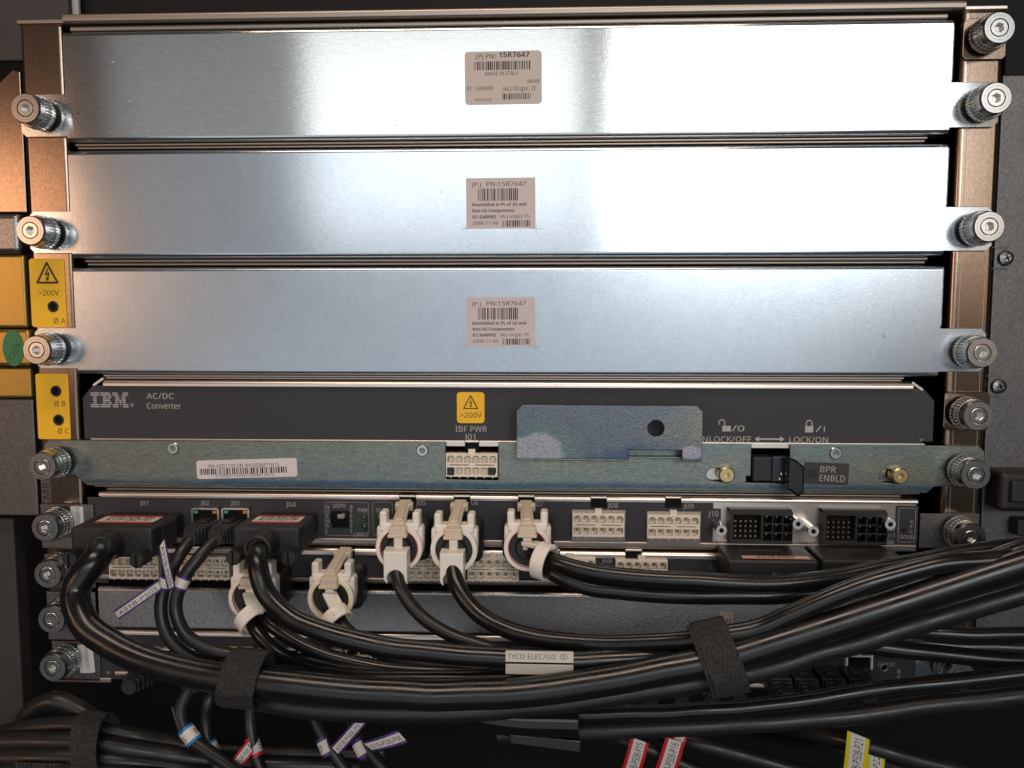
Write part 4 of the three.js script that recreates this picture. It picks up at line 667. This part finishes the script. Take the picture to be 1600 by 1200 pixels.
{ // big lower cable of the bundle, its plug is out of sight behind the strap
  const t = thing('power_cable', 'matt black cable along the underside of the strapped bundle', 'cable');
  cableTo(t, [[322, 1056, 0.040], [345, 1072, 0.052], [382, 1088, 0.063], [480, 1106, 0.068], [620, 1114, 0.069], [800, 1106, 0.069], [950, 1088, 0.069], [1090, 1066, 0.069], [1170, 1052, 0.069], [1300, 1014, 0.07], [1450, 970, 0.071], [1640, 914, 0.072]], 0.0047, M.cableMatt);
  const t2 = thing('power_cable', 'black cable tucked between the thick cables of the bundle', 'cable');
  cableTo(t2, [[430, 1050, 0.05], [560, 1062, 0.062], [760, 1062, 0.066], [900, 1055, 0.066], [1020, 1034, 0.066], [1110, 1012, 0.066], [1210, 986, 0.068], [1340, 944, 0.07], [1480, 900, 0.072], [1640, 846, 0.072]], 0.0045, M.cable);
}
{ // printed sleeve on the J04 cable
  const t = thing('marker_sleeve', 'white printed sleeve on the cable in front of the dull panel', 'sleeve'); const [a, b, c, d] = rectPx(790, 896, 1017, 1034, 0.0745), [, , e, f] = rectPx(790, 896, 1035.5, 1053, 0.0735);
  sticker('printed_face', t, a, b, c, d, 0.0745, print((b - a) * 1000, (d - c) * 1000, (x) => { text(x, 'TYCO ELEC/GD', 0.8, 3.2, 3.0, { w: 20.5, color: '#6d6760' }); x.strokeStyle = '#6d6760'; x.lineWidth = 0.25; x.beginPath(); x.ellipse(24.6, 2.2, 1.5, 1.1, 0, 0, 7); x.stroke(); text(x, 'E', 24.0, 3.1, 2.4, { color: '#6d6760' }); }, 18, '#e3ddd0'), { thick: 0.0006, color: lin(0.85, 0.85, 0.85) });
  const lo = sticker('lower_face', t, a, b, e, f, 0.0741, print(28, 4.6, () => {}, 8, '#e0d8cc'), { thick: 0.0006, color: lin(0.85, 0.85, 0.85) }); lo.rotation.x = 0.3;
}
// white clamp plugs
function clampPlug(label, px, py, { ring = 'red', turn = 0, lean = 0, slot, loop = false } = {}) {
  const t = thing('clamp_plug', label, 'plug', [0, 0, 0], 'white clamp plugs'); const zc = 0.028, o = U(px, py, zc), X = o.x, Y = o.y;
  const at = (g) => g.translate(X, Y, 0);
  obj('plug_body', [at(bx(-0.0128, 0.0128, -0.0100, 0.0108, 0.0008, 0.017, 0.004, 4)), at(bx(-0.0122, 0.0122, -0.0060, 0.0095, 0.012, 0.0205, 0.004, 4))], M.plastic, t);
  const ann = new THREE.Shape(); ann.absarc(0, 0, 0.0112, 0, Math.PI * 2); ann.holes.push(hole(0, 0, 0.0090));
  const shell = obj('clamp_shell', [at(new THREE.ExtrudeGeometry(ann, { depth: 0.007, bevelEnabled: true, bevelThickness: 0.0006, bevelSize: 0.0005, bevelOffset: -0.0004, bevelSegments: 2, curveSegments: 28 }).translate(0, 0, 0.0205)),
    at(bx(-0.0098, -0.0062, 0.0052, 0.0172, 0.0175, 0.0255, 0.0012, 3)), at(bx(0.0062, 0.0098, 0.0052, 0.0172, 0.0175, 0.0255, 0.0012, 3)), at(bx(-0.0096, 0.0096, 0.0078, 0.0118, 0.0180, 0.0262, 0.0010, 3)), at(bx(-0.0113, -0.0078, -0.0010, 0.0100, 0.0172, 0.0252, 0.0016, 3)), at(bx(0.0078, 0.0113, -0.0010, 0.0100, 0.0172, 0.0252, 0.0016, 3))], M.clampWhite, t);
  obj('cable_gland', [at(cyl(0.0091, 0.0088, 0.016, 0.0262, 36)), at(cyl(0.0062, 0.0050, 0.0262, 0.0285, 28))], M.plastic, t);
  if (ring) obj('colour_ring', [at(new THREE.TorusGeometry(0.0091, 0.00028, 8, 40).translate(0, 0, 0.0279))], ring === 'red' ? M.red : M.yellowRing, shell);
  // latch lever from the slot in the lip to the front of the shell
  const s = slot ? U(...slot, 0.0008) : new THREE.Vector3(X, Y + 0.019, 0.0008), a = new THREE.Vector3(X, Y + 0.0118, 0.0285), len = a.distanceTo(s);
  const lever = bx(-0.0031, 0.0031, -0.0011, 0.0011, -len / 2, len / 2, 0.0006), rib = bx(-0.0019, 0.0019, 0.0008, 0.0021, -len / 2 + 0.004, len / 2 - 0.002, 0.0005);
  const lv = obj('latch_lever', [lever, rib, bx(-0.0045, 0.0045, -0.0022, 0.0016, -len * 0.36, -len * 0.22, 0.0005)], M.latch, t); lv.position.copy(s).add(a).multiplyScalar(0.5); lv.lookAt(a.clone().add(t.position)); 
  obj('latch_head', [at(bx(-0.0042, 0.0042, 0.0070, 0.0112, 0.0262, 0.0312, 0.0007, 3)), at(bx(-0.0046, 0.0046, 0.0062, 0.0078, 0.0268, 0.0324, 0.0005))], M.latch, t);
  const cg = [bx(-0.0021, 0.0021, -0.0005, 0.0068, 0.0272, 0.0298, 0.0006)];
  if (!loop) { const arch = new THREE.Shape(); arch.moveTo(-0.0056, 0.0012); arch.lineTo(-0.0056, -0.0125); arch.lineTo(-0.0040, -0.0145); arch.absarc(0, -0.0120, 0.0041, Math.PI * 1.1, -Math.PI * 0.1, true); arch.lineTo(0.0056, -0.0145); arch.lineTo(0.0056, 0.0012); cg.push(new THREE.ExtrudeGeometry(arch, { depth: 0.0085, bevelEnabled: true, bevelThickness: 0.0007, bevelSize: 0.0006, bevelOffset: -0.0006, bevelSegments: 2 }).translate(0, 0, 0.0285)); }
  else {                                                // a wide band round the cables, joined to the shell by its neck
    const c = U(...loop[0]).sub(new THREE.Vector3(X, Y, 0)), e = U(...loop[1]).sub(new THREE.Vector3(X, Y, 0)).sub(c).normalize(), q = new THREE.Quaternion().setFromUnitVectors(new THREE.Vector3(0, 0, 1), e);
    const band = new THREE.Shape(); band.absarc(0, 0, loop[2] + 0.0013, 0, Math.PI * 2); band.holes.push(hole(0, 0, loop[2]));
    cg.push(new THREE.ExtrudeGeometry(band, { depth: 0.0058, bevelEnabled: true, bevelThickness: 0.0004, bevelSize: 0.0003, bevelOffset: -0.0003, bevelSegments: 1, curveSegments: 28 }).translate(0, 0, -0.0029).applyQuaternion(q).translate(c.x, c.y, c.z));
    const up = new THREE.Vector3(0, 1, 0.4).applyQuaternion(q).normalize(); const f = c.clone().add(new THREE.Vector3(-e.x, -e.y, -e.z).multiplyScalar(0.001)).addScaledVector(up, loop[2] + 0.0006), g0 = new THREE.Vector3(0, 0.0030, 0.0290), L = f.distanceTo(g0);
    const nk = bx(-0.0034, 0.0034, -0.0012, 0.0012, -L / 2 - 0.001, L / 2 + 0.001, 0.0008, 3); nk.applyQuaternion(new THREE.Quaternion().setFromUnitVectors(new THREE.Vector3(0, 0, 1), f.clone().sub(g0).normalize())); nk.translate((f.x + g0.x) / 2, (f.y + g0.y) / 2, (f.z + g0.z) / 2); cg.push(nk);
  }
  const cl = obj('cable_clamp', cg.map((g) => g.rotateZ(turn).translate(X, Y, 0)), M.clampWhite, t);
  void lean; return { t, X, Y };
}
const q5 = clampPlug('white clamp plug with a red ring under the J05 mark', 623, 857, { ring: 'red', slot: [634, 783] });
cableTo(q5.t, [[618, 866, 0.0300], [615, 880, 0.0345], [618, 896, 0.0365], [630, 926, 0.040], [660, 964, 0.044], [700, 990, 0.048], [750, 1009, 0.05], [820, 1022, 0.052], [930, 1018, 0.053], [1090, 1000, 0.053], [1200, 985, 0.052]], 0.0031, M.cableMatt);
const q6 = clampPlug('white clamp plug without a coloured ring under the J06 mark', 709, 860, { ring: null, slot: [720, 783] });
cableTo(q6.t, [[706, 868, 0.0300], [703, 884, 0.0345], [709, 902, 0.038], [726, 936, 0.044], [770, 974, 0.050], [840, 996, 0.056], [940, 1004, 0.062], [1040, 1002, 0.068], [1120, 994, 0.074], [1180, 983, 0.076], [1250, 955, 0.078], [1340, 917, 0.08], [1450, 886, 0.08], [1540, 876, 0.08], [1660, 868, 0.08]], 0.0040, M.cable);
const q7 = clampPlug('white clamp plug with a red ring under the J07 mark, holding a looped band', 824, 857, { ring: 'red', slot: [822, 784], loop: [[850, 877, 0.038], [905, 896, 0.046], 0.0074] });
cableTo(q7.t, [[832, 862, 0.030], [852, 872, 0.038], [895, 886, 0.044], [980, 900, 0.050], [1080, 906, 0.053], [1190, 912, 0.054], [1300, 902, 0.052], [1420, 880, 0.05], [1560, 856, 0.05], [1660, 846, 0.05]], 0.0038);
cableTo(q7.t, [[832, 866, 0.029], [848, 882, 0.036], [890, 908, 0.042], [980, 924, 0.048], [1090, 930, 0.051], [1200, 930, 0.052], [1310, 920, 0.05], [1430, 900, 0.048], [1560, 880, 0.047], [1660, 870, 0.047]], 0.0040);
const q1 = clampPlug('white clamp plug below the J04 plug, holding a twin cable in its band', 392, 936, { ring: 'red', slot: [411, 862], loop: [[396, 966, 0.037], [420, 998, 0.043], 0.0072] });
cableTo(q1.t, [[388, 950, 0.0285], [392, 968, 0.037], [408, 996, 0.042], [440, 1022, 0.046], [490, 1040, 0.050], [560, 1052, 0.052], [680, 1058, 0.053], [800, 1060, 0.054]], 0.0034);
cableTo(q1.t, [[398, 946, 0.0285], [410, 962, 0.036], [436, 986, 0.040], [476, 1010, 0.044], [540, 1032, 0.047], [620, 1046, 0.049], [720, 1052, 0.051], [820, 1052, 0.052]], 0.0033);
const q2 = clampPlug('white clamp plug with a yellow ring, cable leaving behind the J04 cable', 516, 936, { ring: 'yellow', slot: [541, 857], loop: [[526, 966, 0.036], [546, 992, 0.041], 0.0058] });
cableTo(q2.t, [[520, 950, 0.0285], [528, 968, 0.036], [548, 992, 0.040], [590, 1016, 0.043], [650, 1034, 0.046], [740, 1046, 0.049], [840, 1050, 0.05]], 0.0036, M.cableMatt);

// network plugs
function bootPlug(label, px, py, L, list, r = 0.003, group, s = 1) {
  const t = thing('network_plug', label, 'plug', [0, 0, 0], group); const c = U(px, py, L), X = c.x, Y = c.y;
  obj('plug_body', [bx(X - 0.0058 * s, X + 0.0058 * s, Y - 0.004 * s, Y + 0.0042 * s, 0.0, L * 0.52, 0.0009, 3), bx(X - 0.0024 * s, X + 0.0024 * s, Y + 0.004 * s, Y + 0.0053 * s, 0.002, L * 0.40, 0.0004)], M.plastic, t);
  const boot = obj('strain_relief', [cyl(0.0044 * s, 0.0036 * s, L * 0.50, L, 24, X, Y)], M.plastic, t);
  for (let i = 0; i < 4; i++) { const k = 1 - i * 0.09, z0 = L * (0.53 + i * 0.115); obj('boot_rib', bx(X - 0.0057 * s * k, X + 0.0057 * s * k, Y - 0.0046 * s * k, Y + 0.0046 * s * k, z0, z0 + L * 0.06, 0.0014, 3), M.plastic, boot); }
  if (list) cableTo(t, [[...pxOf(X, Y, L - 0.004), L - 0.004], ...list], r, M.cableMatt, 90); return { t, X, Y };
}
const j2 = bootPlug('ribbed black network plug in J02 with a purple-edged tag', 296, 842, 0.024, [[288, 856, 0.027], [268, 890, 0.030], [254, 930, 0.033], [252, 965, 0.036], [262, 995, 0.038], [292, 1022, 0.038], [340, 1036, 0.036]], 0.0031);
const j3 = bootPlug('ribbed black network plug in J03 with a purple-edged tag', 336, 842, 0.024, [[322, 858, 0.027], [298, 888, 0.032], [278, 924, 0.036], [274, 955, 0.038], [286, 985, 0.040], [316, 1010, 0.040], [370, 1024, 0.038]], 0.0031);
const purple = '#4b2a78';
wrapTag(j2.t, [263, 900, 0.0315], [256, 920, 0.0325], 0.0034, purple, '3'); wrapTag(j3.t, [289, 901, 0.034], [280, 921, 0.036], 0.0034, purple, '3');
flag(j2.t, [[178, 954, 0.044], [246, 907, 0.037], [252, 922, 0.037], [186, 968, 0.044]], tagTex('A31B-PS05', purple), 'cable_tag', 0.001);
flag(j3.t, [[258, 841, 0.046], [274, 915, 0.040], [262, 921, 0.040], [248, 856, 0.046]], tagTex('A31B-PS05', purple), 'cable_tag', 0.001);
// row of idle plugs in the hub row
bootPlug('idle ribbed network plug at the left end of the hub row', 201, 1074, 0.030, null, 0.003, undefined, 1.05);
const jb = bootPlug('network plug in the hub row whose cable hangs down to a blue tag', 296, 1076, 0.028, [[288, 1092, 0.030], [282, 1118, 0.032], [292, 1146, 0.035], [322, 1172, 0.038], [372, 1206, 0.042], [420, 1240, 0.045]], 0.0033);
const jc = bootPlug('network plug in the hub row half hidden by the hook strap', 330, 1074, 0.026, [[328, 1090, 0.027], [322, 1125, 0.028], [326, 1160, 0.030], [340, 1200, 0.032], [350, 1240, 0.034]], 0.0030);
bootPlug('idle round-ended network plug below the matt cable, nearest the black sleeve', 1017, 1099, 0.030, null, 0.003, 'idle plugs in the hub row');
bootPlug('idle round-ended network plug below the matt cable, second from the black sleeve', 1066, 1098, 0.030, null, 0.003, 'idle plugs in the hub row');
bootPlug('idle round-ended network plug below the matt cable, third from the black sleeve', 1111, 1097, 0.030, null, 0.003, 'idle plugs in the hub row');
bootPlug('idle round-ended network plug directly under the hook strap', 1156, 1094, 0.030, null, 0.003, 'idle plugs in the hub row');
[1226, 1268, 1312, 1356].forEach((px, i) => bootPlug(`idle ribbed network plug, ${['fourth', 'third', 'second', 'first'][i]} from the GOOD mark`, px + 4, 1091, 0.027, null, 0.003, 'idle plugs in the hub row'));
// flat black plugs in the lower controller row
for (const [label, px, py, w, s] of [['flat black plug in the lower row with a red-edged label', 1208, 896, 0.043, 'A31B-PS06'], ['flat black plug in the lower row, half behind the rising cable', 1352, 896, 0.040, 'A31B-PS06']]) {
  const t = thing('flat_plug', label, 'plug'); const L = 0.026, c = U(px, py, L);
  obj('plug_body', [bx(c.x - w / 2, c.x + w / 2, c.y - 0.008, c.y + 0.0065, 0.0, L, 0.0016, 3), bx(c.x - w * 0.3, c.x + w * 0.18, c.y + 0.0062, c.y + 0.0069, 0.006, 0.011, 0.0003)], M.plastic, t);
  if (px < 1300) { const l = obj('label', new THREE.PlaneGeometry(w * 0.74, 0.0055), std({ map: print(32, 5.5, (x) => { x.fillStyle = '#b5382f'; x.fillRect(0, 0, 32, 0.8); x.fillRect(0, 4.9, 32, 0.8); text(x, s, 16, 4.2, 3.6, { w: 18, bold: true, align: 'center', color: '#231c1c' }); }, 14, '#dcc0b0'), color: lin(0.85, 0.85, 0.85), roughness: 0.5 }), t, true); l.rotation.x = -Math.PI / 2 + 0.02; l.position.set(c.x + 0.002, c.y + 0.0068, 0.0225); }
  cableTo(t, [[px, py + 6, 0.026], [px + 10, py + 16, 0.032], [px + 60, py + 26, 0.036], [px + 180, py + 20, 0.038], [px + 460, py - 10, 0.04]], 0.0035, M.cableMatt, 60);
}
// straps
function strap(label, px, py, z, dirPx, w, rx, ry, lean = 0) {
  const t = thing('hook_strap', label, 'strap'); const c = U(px, py, z), d = U(px + dirPx[0], py + dirPx[1], z).sub(c).normalize();
  const mk = (rA, rB, wid, seed0, off = 0) => {
    const n = 56, m = 6, pos = [], uv = [], idx = [];
    const side = new THREE.Vector3(0, 0, 1), up = new THREE.Vector3().crossVectors(side, d).normalize();
    const rings = [[1, -0.5], [1, 0.5], [0.9, 0.5], [0.9, -0.5]];
    for (let i = 0; i <= n; i++) { const a = i / n * Math.PI * 2, wob = 1 + 0.02 * Math.sin(3 * a + seed0); for (const [k, q] of rings) { const p = c.clone().addScaledVector(up, rA * k * wob * Math.cos(a)).addScaledVector(side, rB * k * wob * Math.sin(a)).addScaledVector(d, q * wid + lean * Math.cos(a) + off); pos.push(p.x, p.y, p.z); uv.push(i / n * 0.09, q * wid); } }
    for (let i = 0; i < n; i++) for (let k = 0; k < 4; k++) { const a = i * 4 + k, b = i * 4 + (k + 1) % 4, e = a + 4, f = b + 4; idx.push(a, b, e, b, f, e); }
    const g = new THREE.BufferGeometry(); g.setAttribute('position', new THREE.Float32BufferAttribute(pos, 3)); g.setAttribute('uv', new THREE.Float32BufferAttribute(uv, 2)); g.setIndex(idx); const h = g.toNonIndexed(); h.computeVertexNormals(); return toCreasedNormals(h, 0.8); void m;
  };
  obj('strap_loop', [mk(rx, ry, w, 1)], M.velcro, t, true); obj('strap_end', [mk(rx * 1.06, ry * 1.05, w * 0.94, 2, w * 0.08)], M.velcro, t, true); return t;
}
strap('fuzzy black hook strap round the thick cable near the hub row', 382, 1060, 0.071, [100, 10], 0.0155, 0.0118, 0.0125, 0.001);
strap('fuzzy black hook strap gathering the bundle at its rising end', 1120, 1028, 0.071, [100, -22], 0.0150, 0.0152, 0.0150, -0.0015);
// cables running off to the right and along the bottom
const runs = [
  ['thin glossy cable leaving past the right rail, uppermost of three level ones', [[1380, 985, 0.030], [1470, 990, 0.036], [1540, 992, 0.038], [1660, 990, 0.04]], 0.0034, M.cable],
  ['thin glossy cable leaving past the right rail, middle of three level ones', [[1340, 1000, 0.036], [1430, 1006, 0.040], [1520, 1011, 0.042], [1660, 1012, 0.044]], 0.0037, M.cable],
  ['thin glossy cable leaving past the right rail, lowest of three level ones', [[1300, 1004, 0.040], [1400, 1013, 0.044], [1500, 1026, 0.046], [1660, 1034, 0.048]], 0.0039, M.cable],
  ['glossy cable rising under the idle plugs toward the side plate', [[820, 1116, 0.048], [900, 1116, 0.052], [1010, 1114, 0.055], [1130, 1108, 0.057], [1260, 1094, 0.058], [1400, 1074, 0.058], [1520, 1061, 0.058], [1660, 1046, 0.058]], 0.0036, M.cable],
  ['matt cable rising below the glossy one from the black sleeve', [[780, 1148, 0.046], [860, 1144, 0.050], [980, 1139, 0.053], [1120, 1134, 0.055], [1270, 1124, 0.056], [1420, 1106, 0.056], [1540, 1092, 0.056], [1660, 1078, 0.056]], 0.0042, M.cableMatt],
  ['topmost dark cable of the heap in the lower corner', [[-60, 1166, 0.02], [30, 1140, 0.024], [110, 1132, 0.026], [190, 1146, 0.024], [300, 1166, 0.012], [420, 1176, 0.004], [600, 1180, 0.0]], 0.0042, M.cableMatt],
  ['second dark cable of the heap in the lower corner', [[-60, 1160, 0.032], [40, 1158, 0.034], [150, 1162, 0.034], [260, 1180, 0.026], [400, 1194, 0.014], [560, 1200, 0.006]], 0.0044, M.cableMatt],
  ['third dark cable of the heap in the lower corner', [[-60, 1184, 0.034], [40, 1182, 0.037], [160, 1187, 0.036], [300, 1204, 0.026], [460, 1222, 0.016]], 0.0044, M.cableMatt],
  ['lowest dark cable of the heap, with pale print on its side', [[-60, 1206, 0.035], [60, 1204, 0.04], [180, 1208, 0.04], [320, 1224, 0.032], [460, 1246, 0.026]], 0.0044, M.cableMatt],
  ['arched dark cable behind the heap in the lower corner', [[30, 1150, 0.01], [55, 1106, 0.012], [95, 1094, 0.012], [140, 1118, 0.012], [190, 1150, 0.014], [300, 1172, 0.014]], 0.0050, M.cableMatt],
];
for (const [label, list, r, mat] of runs) { const t = thing('power_cable', label, 'cable'); cableTo(t, list, r, mat); if (label.includes('print')) { const [a, b, c, d] = rectPx(20, 100, 1192, 1204, 0.0445); sticker('printed_mark', t, a, b, c, d, 0.0443, print(22, 3.2, (x) => text(x, 'E171 8080 F11', 1, 2.5, 2.6, { w: 19, color: '#5a5650' }), 14, '#191817'), { thick: 0.0001 }); } }
strap('fuzzy black hook strap round the cable heap in the lower corner', 152, 1170, 0.034, [100, 14], 0.0125, 0.0165, 0.0125, -0.004);
{ // black sleeve: a folded shiny tag on the matt cable
  const t = thing('cable_sleeve', 'shiny black folded sleeve where two lower cables start', 'sleeve');
  obj('sleeve_wrap', [tube(V([[700, 1104, 0.048], [800, 1122, 0.05], [905, 1126, 0.053]]), 0.0078, 20, 24)], M.glossBlack, t);
  const g = V([[797, 1150, 0.058], [908, 1160, 0.058], [906, 1174, 0.056], [797, 1160, 0.056]]).map((v) => [v.x, v.y]); obj('sleeve_fin', [sheet(outline(g.reverse()), 0.057, 0.0012, 0.0003)], M.glossBlack, t);
}
// tagged cables hanging at the bottom
const red = '#d3222c', blue = '#1e86c8', yellow = '#e8d512';
wrapTag(jb.t, [289, 1138, 0.0345], [305, 1160, 0.0365], 0.0040, blue, 'P03');
flag(jb.t, [[267, 1101, 0.040], [287, 1156, 0.037], [291, 1161, 0.038], [271, 1112, 0.041]], tagTex('A31B-PS08', blue, 30, 7.5), 'cable_tag', 0.0005);
wrapTag(jc.t, [326, 1158, 0.030], [336, 1180, 0.031], 0.0034, blue, '8');
function hanging(label, list, r, tagColor, from, to, s, corners, txt) {
  const t = thing('tagged_cable', label, 'cable'); cableTo(t, list, r, M.cableMatt, 80); if (from) wrapTag(t, from, to, r + 0.0004, tagColor, s); if (corners) flag(t, corners, tagTex(txt, tagColor), 'cable_tag', 0.0008); return t;
}
hanging('dark cable with a red-edged tag hanging by the hook strap', [[394, 1080, 0.02], [392, 1110, 0.026], [392, 1140, 0.03], [400, 1180, 0.034], [420, 1230, 0.038]], 0.0030, red, [392, 1152, 0.031], [402, 1182, 0.034], '5', [[352, 1200, 0.038], [384, 1160, 0.038], [396, 1176, 0.038], [366, 1212, 0.038]], 'A31B-PS08-P05');
hanging('dark cable with a purple-edged tag folded upward', [[482, 1090, 0.02], [494, 1125, 0.026], [508, 1155, 0.03], [530, 1190, 0.034], [560, 1230, 0.036]], 0.0031, purple, [503, 1152, 0.03], [515, 1180, 0.033], 'P07', [[517, 1166, 0.036], [556, 1124, 0.036], [574, 1128, 0.036], [530, 1180, 0.036]], 'A31B-PS08-P07');
hanging('dark cable with a purple-edged tag spread flat to the right', [[540, 1110, 0.02], [556, 1145, 0.028], [575, 1170, 0.032], [600, 1200, 0.036], [640, 1240, 0.038]], 0.0031, purple, [558, 1155, 0.030], [572, 1184, 0.034], 'A', [[566, 1160, 0.038], [620, 1141, 0.038], [637, 1160, 0.038], [584, 1174, 0.038]], 'A31B-PS08-P08');
hanging('dark cable passing under a red-edged tag that reads P15', [[880, 1130, -0.02], [940, 1146, 0.02], [985, 1160, 0.034], [1040, 1182, 0.036], [1120, 1215, 0.038]], 0.0032, red, null, null, '', [[968, 1212, 0.040], [986, 1152, 0.044], [1014, 1162, 0.044], [998, 1216, 0.040]], 'A31B-PS08-P15');
hanging('dark cable passing under a red-edged tag that reads P16', [[940, 1122, -0.02], [1010, 1138, 0.02], [1080, 1158, 0.036], [1160, 1180, 0.04], [1300, 1216, 0.042]], 0.0036, red, [1052, 1148, 0.034], [1072, 1158, 0.036], '16', [[1018, 1216, 0.040], [1040, 1152, 0.045], [1070, 1162, 0.045], [1052, 1220, 0.040]], 'A31B-PS08-P16');
hanging('dark cable passing under a yellow-edged tag that reads P21', [[1180, 1130, -0.02], [1260, 1142, 0.02], [1340, 1160, 0.036], [1420, 1184, 0.04], [1540, 1216, 0.042]], 0.0038, yellow, null, null, '', [[1316, 1216, 0.040], [1324, 1142, 0.046], [1359, 1156, 0.046], [1350, 1220, 0.042]], 'A31B-PS08-P21');
hanging('dark cable with a second yellow-edged tag half under the first', [[1180, 1146, -0.03], [1270, 1162, 0.012], [1340, 1180, 0.03], [1420, 1206, 0.032], [1500, 1230, 0.034]], 0.0034, yellow, null, null, '', [[1350, 1218, 0.038], [1356, 1170, 0.040], [1383, 1184, 0.040], [1376, 1226, 0.038]], 'S08-P22');

// ------------------------------------------------------------------ each thing's own origin: the middle of its base
scene.updateMatrixWorld(true);
for (const o of scene.children) {
  if (!o.isGroup || o.position.lengthSq() > 0) continue;
  const b = new THREE.Box3().setFromObject(o), c = new THREE.Vector3((b.min.x + b.max.x) / 2, b.min.y, (b.min.z + b.max.z) / 2);
  o.position.copy(c); for (const k of o.children) k.position.sub(c);
}
scene.traverse((o) => { if (o.isMesh) o.castShadow = o.receiveShadow = true; });
renderer.render(scene, camera);
